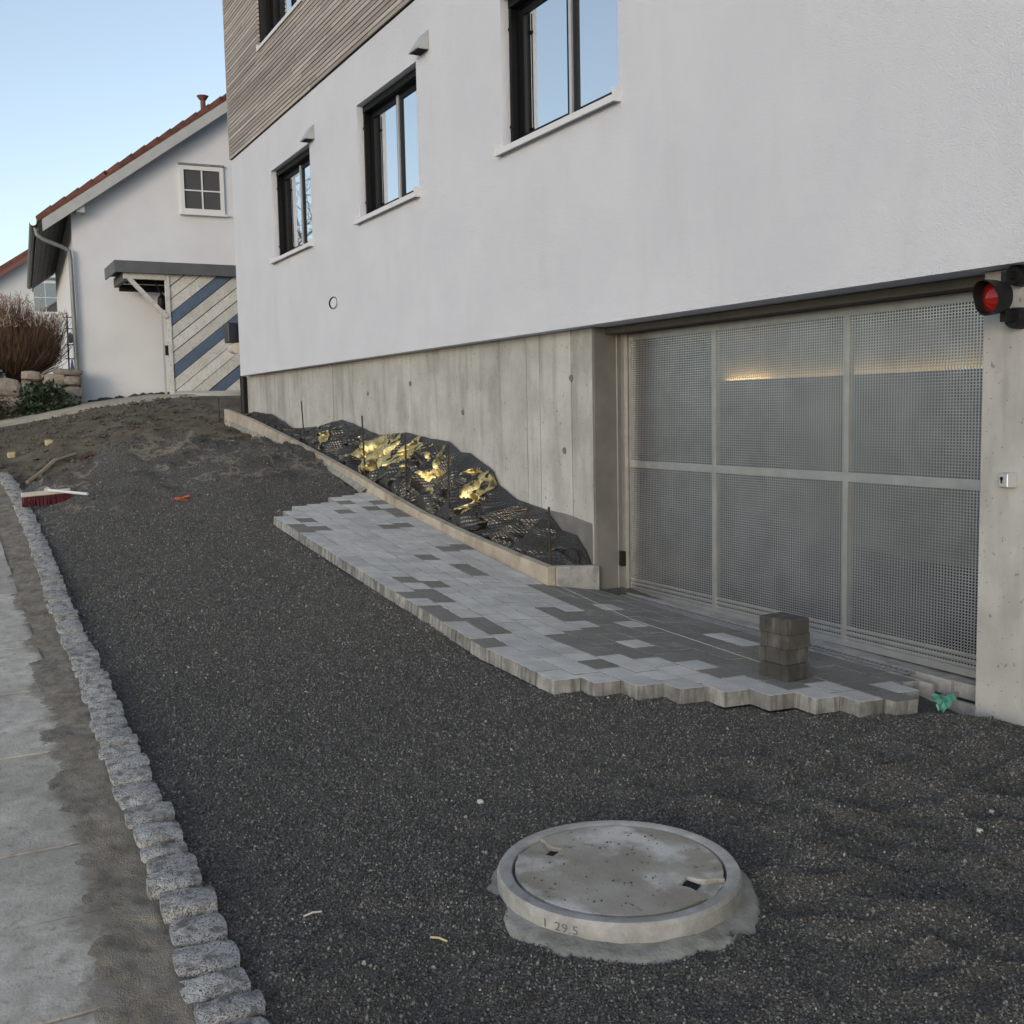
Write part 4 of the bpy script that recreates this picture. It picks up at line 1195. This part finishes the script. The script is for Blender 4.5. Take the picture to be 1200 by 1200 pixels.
# local frame: x towards the viewer (ridge direction), y to the right along the gable, z up
ZE, SL, HW, DP = 4.02, .714, 4.75, 11.0
ze = lambda y: ZE + SL * y if y < HW else ZE + SL * (2 * HW - y)
hw_ = MB()
gp = [(0, -.5), (2 * HW, -.5), (2 * HW, ZE + .35), (HW, ZE + SL * HW + .35), (0, ZE + .35)]
hw_.prism(gp, 0, -DP, 'x')
hw_.obj("wall", [M_HWALL], house)
OV, OH = .66, .34         # eave and verge overhang
def roof_side(sgn, name):
    r = MB()
    y0, y1 = -OV, HW
    f = (lambda y: y) if sgn > 0 else (lambda y: 2 * HW - y)
    z = lambda y: ZE + .40 + SL * y
    a, b = (f(y0), z(y0)), (f(y1), z(y1))
    r.prism([a, b, (b[0], b[1] + .06), (a[0], a[1] + .06)], OH - .02, -DP - .3, 'x')
    return r.obj(name, [M_TILE], house)
roof = roof_side(1, "roof"); roof_side(-1, "roof")
# verge tiles along the gable edge
tile = MB()
tile.prism([(0, -.05), (.40, -.012), (.40, .075), (.02, .05)], -.16, .04, 'x')
tmesh = tile.mesh("verge_tile", [M_TILE])
ang = math.atan(SL)
nt = int((HW + OV) / math.cos(ang) / .33)
for i in range(nt):
    d = -OV / math.cos(ang) + i * .33
    o = obj("verge_tile", tmesh, roof, loc=(OH - .05, d * math.cos(ang), ZE + .47 + SL * d * math.cos(ang)), rot=(ang, 0, 0))
# barge boards
bb = MB()
for s in (1, -1):
    f = (lambda y: y) if s > 0 else (lambda y: 2 * HW - y)
    z = lambda y: ZE + .40 + SL * y
    y0, y1 = -OV + .1, HW
    bb.prism([(f(y0), z(y0) - .24), (f(y1), z(y1) - .24), (f(y1), z(y1) - .004), (f(y0), z(y0) - .004)], OH - .06, OH - .02, 'x')
bb.obj("barge_board", [M_VERGE], house)
sb = MB()
for s in (1, -1):
    f = (lambda y: y) if s > 0 else (lambda y: 2 * HW - y)
    z = lambda y: ZE + .40 + SL * y
    sb.prism([(f(-OV), z(-OV) - .05), (f(HW), z(HW) - .05), (f(HW), z(HW) - .005), (f(-OV), z(-OV) - .005)], OH - .062, -DP - .28, 'x')
    for k_ in range(5):
        ya = -OV + .02 + k_ * .125
        sb.prism([(f(ya), z(ya) - .075), (f(ya + .115), z(ya + .115) - .075), (f(ya + .115), z(ya + .115) - .052), (f(ya), z(ya) - .052)], OH - .065, -DP - .27, 'x')
sb.obj("soffit", [M_SOFFIT], house)
MB().box(.0, OH - .063, .10, .26, ZE + .19, ZE + .34).obj("purlin_end", [M_VERGE], house)
gz = ZE + .40 - SL * OV
gt = MB()
prof = [(-OV - .07 + .07 * math.cos(t), gz - .005 + .07 * math.sin(t)) for t in np.linspace(math.pi, 2 * math.pi, 9)]
prof2 = [(-OV - .07 + .064 * math.cos(t), gz - .003 + .064 * math.sin(t)) for t in np.linspace(2 * math.pi, math.pi, 9)]
gt.prism(prof + prof2, OH, -DP - .3, 'x')
gt.obj("gutter", [M_ZINC], house)
MB().prism([(-OV, gz - .16), (-OV + .03, gz - .16), (-OV + .03, gz + .03), (-OV, gz + .03)], OH - .066, -DP - .27, 'x').obj("eave_board", [M_SOFFIT], house)
dp = [(.12, -OV - .03, gz - .06), (.12, -OV + .0, gz - .22), (.12, -OV + .10, gz - .30), (.11, -.20, gz - .44), (.10, -.07, gz - .52), (.10, -.055, gz - .7)]
MB().tube(dp + [(.10, -.055, 1.0)], .045, 10).obj("downpipe", [M_ZINC], house, True)
MB().tube([(.10, -.055, 1.0), (.10, -.055, .2)], .056, 10).obj("downpipe_foot", [M_BLACK], house, True)
MB().tube([(-.1, 2.80, ZE + .40 + SL * 2.8), (-.1, 2.80, ZE + .80 + SL * 2.8)], .055, 10).tube([(-.1, 2.80, ZE + .78 + SL * 2.8), (-.1, 2.80, ZE + .86 + SL * 2.8)], .075, 10, r1=.13).obj("vent_pipe", [M_TILE], house)
# gable window
gw = MB()
wy0, wy1, wz0, wz1 = 2.22, 3.14, 4.36, 5.36
gw.box(.004, .055, wy0, wy0 + .08, wz0, wz1).box(.004, .055, wy1 - .08, wy1, wz0, wz1).box(.004, .055, wy0 + .08, wy1 - .08, wz0, wz0 + .09).box(.004, .055, wy0 + .08, wy1 - .08, wz1 - .09, wz1)
GW = gw.obj("window", [M_WHITEP], house)
ym_, zm_ = (wy0 + wy1) / 2, (wz0 + wz1) / 2 - .02
MB().box(.012, .042, ym_ - .014, ym_ + .014, wz0 + .09, wz1 - .09).box(.012, .040, wy0 + .08, ym_ - .014, zm_ - .014, zm_ + .014).box(.012, .040, ym_ + .014, wy1 - .08, zm_ - .014, zm_ + .014).obj("muntin", [M_WHITEP], GW)
for a, b in ((wy0 + .08, ym_ - .014), (ym_ + .014, wy1 - .08)):
    for c, d in ((wz0 + .09, zm_ - .014), (zm_ + .014, wz1 - .09)):
        MB().box(.006, .018, a, b, c, d).obj("pane", [M_GLASS_OLD], GW)
MB().box(.004, .11, wy0 - .03, wy1 + .06, wz0 - .05, wz0 - .005).obj("sill", [M_WHITEP], GW)
MB().box(.004, .075, wy0 - .02, wy1 + .02, wz1 + .003, wz1 + .045).obj("blind_box", [M_ZINC], GW)
# small black stones along the gable foot
st = MB()
for k_ in range(46):
    y = random.uniform(2.85, 4.5)
    x = -24.0 - random.uniform(.0, .12) - (y - 2.73) * -.03
    r_ = random.uniform(.03, .085)
    z_ = float(ground_z(x, y)) + .05
    v = [(x + r_ * math.cos(t) * random.uniform(.7, 1.2), y + r_ * 1.2 * math.sin(t) * random.uniform(.7, 1.2), z_ + h * r_) for h, q in ((-.6, 1), (.3, 1)) for t in np.linspace(0, 2 * math.pi, 7)[:-1]] + [(x, y, z_ + r_ * .75)]
    st.add(v, [(i, (i + 1) % 6, 6 + (i + 1) % 6, 6 + i) for i in range(6)] + [(6 + i, 6 + (i + 1) % 6, 12) for i in range(6)])
M_BASALT = mat("black_stone", (.02, .02, .02), (.06, .06, .06), 20, rough=.85)
st.obj("pebbles", [M_BASALT], kind="stuff", label="small black stones along the foot of the house wall")

# far house
fh = thing("far_house", "white house with red roof verge behind the bare brown bush", "house", loc=(-42, -.35, 0), rot=(0, 0, math.radians(-3.7)))
MB().prism([(0, -.5), (13, -.5), (13, 3.2), (6.5, 7.6), (0, 3.2)], 0, -9, 'x').obj("wall", [M_FARW], fh)
FSL = 4.4 / 6.5
rf = MB()
for s in (1, -1):
    f = (lambda y: y) if s > 0 else (lambda y: 13 - y)
    rf.prism([(f(-.5), 3.22 - .5 * FSL), (f(6.5), 7.62), (f(6.5), 7.87), (f(-.5), 3.47 - .5 * FSL)], .35, -9.3, 'x')
rf.obj("roof", [M_TILE], fh)
bo = MB()
for s in (1, -1):
    f = (lambda y: y) if s > 0 else (lambda y: 13 - y)
    bo.prism([(f(-.5), 3.10 - .5 * FSL), (f(6.5), 7.50), (f(6.5), 7.66), (f(-.5), 3.26 - .5 * FSL)], .355, .39, 'x')
bo.obj("barge_board", [mat("red_brown_board", (.22, .10, .085), rough=.7)], fh)
fw = MB().box(.004, .05, 3.62, 4.52, 3.7, 4.86).obj("window", [M_WHITEP], fh)
for a, b in ((3.70, 4.055), (4.085, 4.44)):
    for c, d in ((3.78, 4.26), (4.29, 4.78)):
        MB().box(.045, .056, a, b, c, d).obj("pane", [M_GLASS_OLD], fw)
MB().box(.004, .09, 3.52, 4.64, 4.90, 4.98).obj("window_ledge", [M_ZINC], fw)

# ------------------------------------------------------------------ canopy and gate
GX = -22.5
gate = thing("wooden_gate", "tall gate of diagonal whitewashed and blue boards beside the white house", "gate")
GY0, GY1, GZ0, GZ1 = 4.315, 6.4, .50, 2.925
MB().box(GX - .05, GX + .05, GY0 - .08, GY0, .1, GZ1 + .03).obj("post", [M_BOARD], gate)
MB().box(GX - .02, GX + .028, GY0, GY1, GZ1, GZ1 + .03).box(GX - .02, GX + .028, GY0, GY1, GZ0 - .035, GZ0).obj("frame", [M_VERGE], gate)
MB().box(GX - .03, GX - .022, GY0, GY1, GZ0, GZ1).obj("backing", [M_DARK], gate)
MB().box(GX + .0, GX + .045, GY0 - .14, GY0 - .08, 1.22, 1.42).obj("latch", [M_BLACK], gate)
MB().box(GX - .02, GX + .01, GY0 - .18, GY0 - .14, .1, 2.15).obj("side_post", [M_VERGE], gate)
def clip(poly, fn):
    out = []
    for i in range(len(poly)):
        a, b = poly[i], poly[(i + 1) % len(poly)]
        fa, fb = fn(a), fn(b)
        if fa >= 0: out.append(a)
        if (fa >= 0) != (fb >= 0):
            t = fa / (fa - fb)
            out.append((a[0] + (b[0] - a[0]) * t, a[1] + (b[1] - a[1]) * t))
    return out
S_ = .80
VS = .264
c_top = GZ1 - .02
for i in range(-1, 20):
    # board between two parallel lines z = c + S_*(y-GY0)
    ch = c_top - .06 - (i - 1) * VS + .0
    cl = ch - VS + .020
    pol = [(GY0 + .004, GZ0 + .003), (GY1, GZ0 + .003), (GY1, GZ1 - .003), (GY0 + .004, GZ1 - .003)]
    jg = random.uniform(-.006, .006)
    pol = clip(pol, lambda p: ch + jg + S_ * (p[0] - GY0) - p[1])
    pol = clip(pol, lambda p: p[1] - cl - S_ * (p[0] - GY0)) if len(pol) > 2 else pol
    if len(pol) < 3: continue
    blue = i in (4, 8, 12)
    d = random.uniform(0, .006)
    b = MB().prism(pol, GX - .018 + d, GX + .018 + d, 'x').obj("board", [M_BOARDB if blue else M_BOARD], gate)
    if blue: b["label"] = "blue painted board"
can = thing("canopy", "flat dark-edged wooden canopy over the gate against the white house", "canopy")
CB = -23.75
MB().box(CB, GX + .12, 3.30, 7.0, 2.90, 2.92).obj("roof_deck", [M_DARK], can)
MB().box(GX + .12, GX + .15, 3.27, 7.0, 2.83, 3.06).box(CB, GX + .12, 3.27, 3.30, 2.83, 3.055).box(CB, GX + .12, 3.30, 7.0, 2.92, 2.99).obj("fascia", [M_FASCIA], can)
MB().box(GX - .02, GX + .06, 3.44, 4.235, 2.72, 2.88).obj("beam", [M_BOARD], can)
MB().bar((GX + .02, 3.50, 2.78), (GX + .02, 4.24, 1.98), .075, .12, (1, 0, 0)).obj("brace", [M_BOARD], can)
MB().box(CB, GX - .03, 3.44, 3.52, 2.68, 2.86).obj("side_beam", [M_SOFFIT], can)
MB().box(-23.70, -23.62, 3.53, 6.8, 2.60, 2.74).box(-23.3, -23.2, 3.53, 6.8, 2.72, 2.89).obj("rafter", [M_DARK], can)
MB().box(-23.74, -23.71, 3.55, 4.8, 2.76, 2.83).obj("white_board", [M_WHITEP], can)
lan = thing("hanging_lantern", "black lantern hanging under the canopy behind the gate post", "lantern")
MB().lathe([(.0, .26), (.03, .25), (.09, .17), (.1, .02), (.06, -.06), (0, -.07)], 14).obj("lantern_body", [M_BLACK], lan, True, loc=(-23.0, 4.26, 2.24))
MB().tube([(-23.0, 4.26, 2.48), (-22.95, 4.16, 2.66), (-22.9, 4.1, 2.9)], .022, 6).obj("hook", [M_STEEL_D], lan)
# mailbox at the corner
mail = thing("mailbox", "dark mailbox with pale newspaper tube at the block's left corner", "mailbox")
m = bevel(MB().box(-18.0, -17.72, 4.30, 4.50, 1.18, 1.50).mesh("box", [mat("navy_enamel", (.012, .014, .022), rough=.3)]), .015)
obj("box", m, mail)
MB().tube([(-17.73, 4.43, 1.09), (-17.98, 4.43, 1.09)], .085, 12).obj("paper_tube", [M_BEIGE], mail)
MB().box(-17.76, -17.70, 4.502, 4.53, .98, 1.66).obj("mount", [M_ALU], mail)

# ------------------------------------------------------------------ garden by the house
def rock(rx, ry, rz_, seed, rough=.16):
    bm = bmesh.new()
    bmesh.ops.create_icosphere(bm, subdivisions=2, radius=1)
    for v in bm.verts:
        p = v.co.copy()
        q = Vector([math.copysign(abs(c) ** .55, c) for c in p])
        h = 1 + rough * float(vn(p.x * 1.7 + seed, p.y * 1.7 + p.z * 1.3 + seed * 2, 181))
        v.co = Vector((q.x * rx, q.y * ry, q.z * rz_)) * h
    m = bpy.data.meshes.new("rock_shape"); bm.to_mesh(m); bm.free(); m.materials.append(M_SAND)
    return m
rw = thing("stone_wall", "low dry wall of sandstone blocks below the brown bush", "wall")
RK = [rock(1, 1, 1, s * 3.7) for s in range(5)]
def put_rock(y, z, sy, sz, x=-23.75):
    o = obj("stone", random.choice(RK), rw)
    o.scale = (.2, sy / 2 * 1.06, sz / 2 * 1.08); o.location = (x + random.uniform(-.05, .05), y, z); o.rotation_euler = (random.uniform(-.08, .08), 0, random.uniform(-.1, .1))
for y, z, a, b in ((2.50, .30, .38, .22), (2.15, .28, .4, .26), (2.50, .52, .42, .26), (2.12, .55, .36, .26), (2.52, .76, .36, .2), (2.18, .78, .4, .22), (2.45, .93, .5, .12), (1.75, .36, .42, .3), (1.72, .64, .4, .25), (1.75, .86, .36, .18),
                   (1.32, .30, .44, .34), (1.30, .62, .5, .36), (.9, .2, .44, .3), (.86, .55, .46, .38), (.45, .2, .44, .34), (.42, .56, .5, .34), (0, .15, .5, .4), (0, .5, .5, .3), (-.5, .1, .5, .4), (-.5, .45, .5, .3)):
    put_rock(y, z, a, b)
V, F = sheet(np.linspace(-32, -23.85, 20), np.linspace(-4, 2.62, 24), lambda X, Y: .82 + .08 * fbm(X, Y, 191) - .9 * sstep(-24.3, -23.8, X))
obj("garden_bed", npmesh("garden_bed", V, F, M_MUD), kind="structure", label="raised garden soil behind the stone wall")

bush = thing("bare_bush", "large bare brown bush of dense upright twigs above the stone wall", "bush", loc=(-24.4, 1.45, .8))
tw, sd_ = MB(), MB()
def twig(mb, a, b, c, r_):
    # three-sided, thinning
    pts_ = [Vector(a), Vector(b), Vector(c)]
    d = (pts_[2] - pts_[0]).normalized()
    s1 = d.cross(Vector((.3, .9, .1))).normalized(); s2 = d.cross(s1)
    rs = (r_, r_ * .7, r_ * .25)
    v = []
    for p, q in zip(pts_, rs):
        for t in (0, 2.09, 4.19): v.append(p + s1 * (q * math.cos(t)) + s2 * (q * math.sin(t)))
    mb.add(v, [(i, (i + 1) % 3, 3 + (i + 1) % 3, 3 + i) for i in range(3)] + [(3 + i, 3 + (i + 1) % 3, 6 + (i + 1) % 3, 6 + i) for i in range(3)])
for k_ in range(5200):
    a = random.uniform(0, 2 * math.pi); q = math.sqrt(random.random())
    bx_, by_ = q * .55 * math.cos(a), q * .7 * math.sin(a)
    hgt = random.uniform(.3, 1.0) ** .75 * 1.62 * (1 - .25 * q * q + .18 * float(vn(bx_ * 6, by_ * 5, 211)))
    spread = .30 + .6 * random.random()
    ex, ey = bx_ * (1 + spread) + random.gauss(0, .10), by_ * (1 + spread * .9) + random.gauss(0, .12)
    st_ = random.random() ** 1.5 * .6
    A = (bx_ * (.5 + st_), by_ * (.5 + st_), hgt * st_)
    B = (bx_ + (ex - bx_) * .5 + random.gauss(0, .09), by_ + (ey - by_) * .5 + random.gauss(0, .09), hgt * (st_ + 1) / 2)
    Cc = (ex, ey, hgt)
    if max(A[1], B[1], ey) > 1.24: continue
    twig(tw, A, B, Cc, random.uniform(.004, .009))
    if hgt > 1.0 and random.random() < .16:
        for s_ in range(2):
            e = Vector(Cc) + Vector((random.gauss(0, .04), random.gauss(0, .05), random.uniform(.03, .16)))
            twig(sd_, Cc, (Vector(Cc) + e) / 2 + Vector((0, random.gauss(0, .02), 0)), e, random.uniform(.008, .014))
tw.obj("twigs", [M_TWIG], bush, kind="stuff")
sd_.obj("seed_heads", [M_SEED], bush, kind="stuff")
def leafy(name, label, cat, loc, rx, ry, rz_, n, mt, size):
    t_ = thing(name, label, cat, loc=loc)
    lm, stm = MB(), MB()
    for _ in range(n):
        a, e_ = random.uniform(0, 6.28), random.uniform(-.2, 1.5)
        q = random.uniform(.45, 1.0)
        lump = 1 + .3 * float(vn(a * 1.6, e_ * 2, 201))
        p = Vector((rx * q * lump * math.cos(a) * math.cos(e_), ry * q * lump * math.sin(a) * math.cos(e_), rz_ * q * lump * math.sin(e_)))
        d = Vector((random.gauss(0, 1), random.gauss(0, 1), random.gauss(.3, .6))).normalized()
        s1 = d.cross(Vector((random.random(), random.random(), .2))).normalized()
        L = size * random.uniform(.6, 1.3)
        lm.add([p, p + d * L * .5 + s1 * L * .3, p + d * L, p + d * L * .5 - s1 * L * .3], [(0, 1, 2, 3)])
        if random.random() < .05: twig(stm, (0, 0, 0), p * .5 + Vector((0, 0, .03)), p, .006)
    lm.obj("leaves", [mt], t_, kind="stuff")
    stm.obj("stems", [M_TWIG], t_)
    return t_
leafy("green_shrub", "low dark green shrub growing before the stone wall", "shrub", (-23.2, 1.95, .12), .35, .62, .55, 1500, M_LEAF, .10)
leafy("dry_shrub", "low withered ground plant left of the green shrub", "shrub", (-23.3, 1.0, -.02), .4, .6, .42, 1200, M_DRY, .07)
leafy("grey_shrub", "pale grey-blue garden plant at the edge of the wall", "shrub", (-24.1, .95, .75), .3, .35, .5, 500, mat("grey_blue_leaf", (.2, .26, .28), rough=.7), .12)
pole = thing("garden_ornament", "pale slim garden pole with hanging ornaments between bush and house", "garden pole")
MB().tube([(-25.5, 2.66, .8), (-25.5, 2.68, 2.3)], .018, 6).obj("pole", [M_STEEL_D], pole)
for zz in (2.2, 1.95, 1.6, 1.3): MB().tube([(-25.5, 2.60, zz), (-25.5, 2.80, zz)], .012, 5).obj("arm", [M_STEEL_D], pole)
MB().lathe([(0, .12), (.06, .08), (.075, 0), (.05, -.1), (0, -.12)], 10).obj("lantern", [M_ZINC], pole, True, loc=(-25.45, 2.72, 1.75))
MB().lathe([(.01, .45), (.03, .3), (.09, 0), (0, 0)], 10).obj("figurine", [M_BLUE], pole, True, loc=(-25.4, 2.72, .85))

# bare tree further up the street, out of the frame to the left, mirrored in the first window
tree = thing("bare_tree", "leafless tree up the street, seen only as branches mirrored in the leftmost window", "tree", loc=(-38.3, -3.1, .35))
tree.scale = (1.3, 1.3, 1.45)
trunk_mb, crown_mb = MB(), MB()
trunk_mb.tube([(0, 0, -.4), (.05, .03, 1.0), (0, .1, 2.2)], .16, 8, r1=.11)
def grow(p, d, L, r_, lev):
    q = p + d * L * .5 + Vector((random.gauss(0, .06), random.gauss(0, .06), 0)) * L
    e = p + d * L
    twig(crown_mb, p, q, e, r_)
    if lev == 0: return
    for _ in range(3 if lev > 1 else 4):
        nd = (d + Vector((random.gauss(0, .55), random.gauss(0, .55), random.gauss(.05, .35)))).normalized()
        grow(p + d * L * random.uniform(.55, 1.0), nd, L * random.uniform(.55, .8), r_ * .55, lev - 1)
for _ in range(5):
    grow(Vector((0, .1, random.uniform(1.7, 2.2))), Vector((random.gauss(0, .5), random.gauss(0, .5), 1)).normalized(), 1.9, .075, 4)
trunk_mb.obj("trunk", [M_TWIG], tree, True)
crown_mb.obj("crown", [M_TWIG], tree)

# ------------------------------------------------------------------ small things on the ground
def gz_(x, y):
    return max(float(ground_z(x, y)), float(base(x, y) + grav_t(x, y)))
bx_, by_ = -13.2, 1.06
zb_ = gz_(bx_, by_) - .03
broom = thing("push_broom", "wide red push broom lying bristles down on the gravel by the kerb", "broom", loc=(bx_, by_, zb_ + .10), rot=(math.radians(3), 0, 0))
obj("head", bevel(MB().box(-.05, .05, -.26, .26, .06, .11).mesh("head", [M_PALEW]), .008), broom)
br_ = MB()
for i in range(26):
    for k_ in range(3):
        y = -.25 + i * .02
        br_.bar((-.03 + k_ * .03, y, .06), (-.03 + k_ * .03 + random.uniform(-.012, .012), y + random.uniform(-.01, .01), -.05), .016, .014, (0, 1, 0))
br_.obj("bristles", [M_RED], broom)
hx, hy = -12.55, 1.43
MB().tube([(0.0, 0, .12), (hx - bx_, hy - by_, gz_(hx, hy) - zb_ - .10 + .05)], .016, 8).obj("handle", [M_SILLW], broom, True)
MB().tube([(-.02, 0, .08), (.04, .02, .135)], .028, 8).obj("socket", [M_PALEW], broom)
x, y = -11.72, 2.24
sc_ = MB()
for (dx, dy, l, a) in ((0, 0, .10, .3), (.03, .04, .09, -.9), (-.03, .08, .07, 1.4)):
    sc_.bar((x + dx, y + dy - l / 2, gz_(x, y) + .045), (x + dx + l * math.sin(a) * .4, y + dy + l / 2, gz_(x, y) + .04 + .02 * a), .032, .02)
sc_.obj("orange_clamp", [M_ORANGE], label="small bright orange plastic clamp lying on the raked gravel", cat="clamp")
x, y = -15.55, 1.83
MB().bar((x, y - .09, gz_(x, y) + .0), (x - .05, y + .02, gz_(x, y) + .035), .10, .05).bar((x - .02, y, gz_(x, y) + .01), (x - .08, y + .11, gz_(x, y) + .01), .08, .05).obj("red_rag", [mat("dark_red_cloth", (.08, .012, .014), rough=.9)], label="dark red scrap half buried at the top of the gravel heaps", cat="scrap")
pk = MB()
px_ = [(-14.9, .98), (-15.3, 1.15), (-15.75, 1.4), (-16.1, 1.7)]
pk.tube([(a, b, gz_(a, b) + .05) for a, b in px_], .028, 5)
pk.obj("timber_lath", [mat("pale_lath", (.36, .29, .2), rough=.85)], label="pale bent timber lath lying across the soil beside the gravel heaps", cat="lath")
for i, (x, y, s, lab) in enumerate(((-18.2, 1.55, .07, "yellowish stone lying on the brown soil heap"), (-17.3, .95, .06, "small yellow stone on the soil near the street edge"))):
    o = obj("stone", rock(1, 1, .8, i + 20), None, lab, "stone", loc=(x, y, gz_(x, y) + s * .6)); o.scale = (s, s, s); o.data.materials[0] = M_STONEY
x, y = -15.2, 3.68
MB().bar((x, y - .05, gz_(x, y) + .015), (x + .02, y + .02, gz_(x, y) + .02), .05, .03).obj("green_scrap", [M_GREEN], label="tiny light green scrap on the dark soil below the first stake", cat="scrap")
# green foil torn by the drain box
gf = MB()
for (cx, cy, L, w_, tw_) in ((-3.71, 4.50, .12, .04, 1.15), (-3.64, 4.42, .07, .025, .7), (-3.60, 4.35, .045, .02, 1.3)):
    npt = 6
    for i in range(npt):
        pass
    V = [(cx + (i / npt - .5) * L * math.cos(tw_) + s * w_ / 2 * -math.sin(tw_), cy + (i / npt - .5) * L * math.sin(tw_) + s * w_ / 2 * math.cos(tw_) * (1 - .5 * abs(i / npt - .5)),
          float(base(cx, cy)) + .030 + .010 * math.sin(i * 1.3) + .014 * s) for i in range(npt + 1) for s in (-1, 0, 1)]
    gf.add(V, [(i * 3 + k_, i * 3 + k_ + 1, i * 3 + 4 + k_, i * 3 + 3 + k_) for i in range(npt) for k_ in range(2)])
gf.obj("green_foil", [M_GREEN], label="torn scrap of green foil in the gravel before the drain box", cat="foil")
# pale chips and straws on the gravel
for i, (x, y, s, lab) in enumerate(((-3.654, 1.792, .014, "pale pinkish pebble on the gravel left of the manhole"), (-2.479, 3.21, .011, "white pebble on the gravel right of the manhole"), (-2.634, 3.476, .009, "tiny white pebble towards the concrete pier"))):
    o = obj("pebble", rock(1, .8, .6, i + 30), None, lab, "pebble", loc=(x, y, gz_(x, y) + s * .5)); o.scale = (s, s, s); o.data.materials[0] = M_CHIPW
M_STRAW = mat("yellow_straw", (.55, .48, .22), rough=.8)
for x, y, L, a, lab, mt in ((-2.725, 1.193, .06, .5, "short yellow straw on the gravel before the manhole", M_STRAW), (-3.052, .919, .055, 1.5, "short white splinter on the gravel near the kerb", M_CHIPW)):
    z_ = gz_(x, y) + .012
    MB().tube([(x - L / 2 * math.cos(a), y - L / 2 * math.sin(a), z_), (x, y, z_ + .006), (x + L / 2 * math.cos(a), y + L / 2 * math.sin(a), z_ + .003)], .0035, 5).obj("straw", [mt], label=lab, cat="straw")
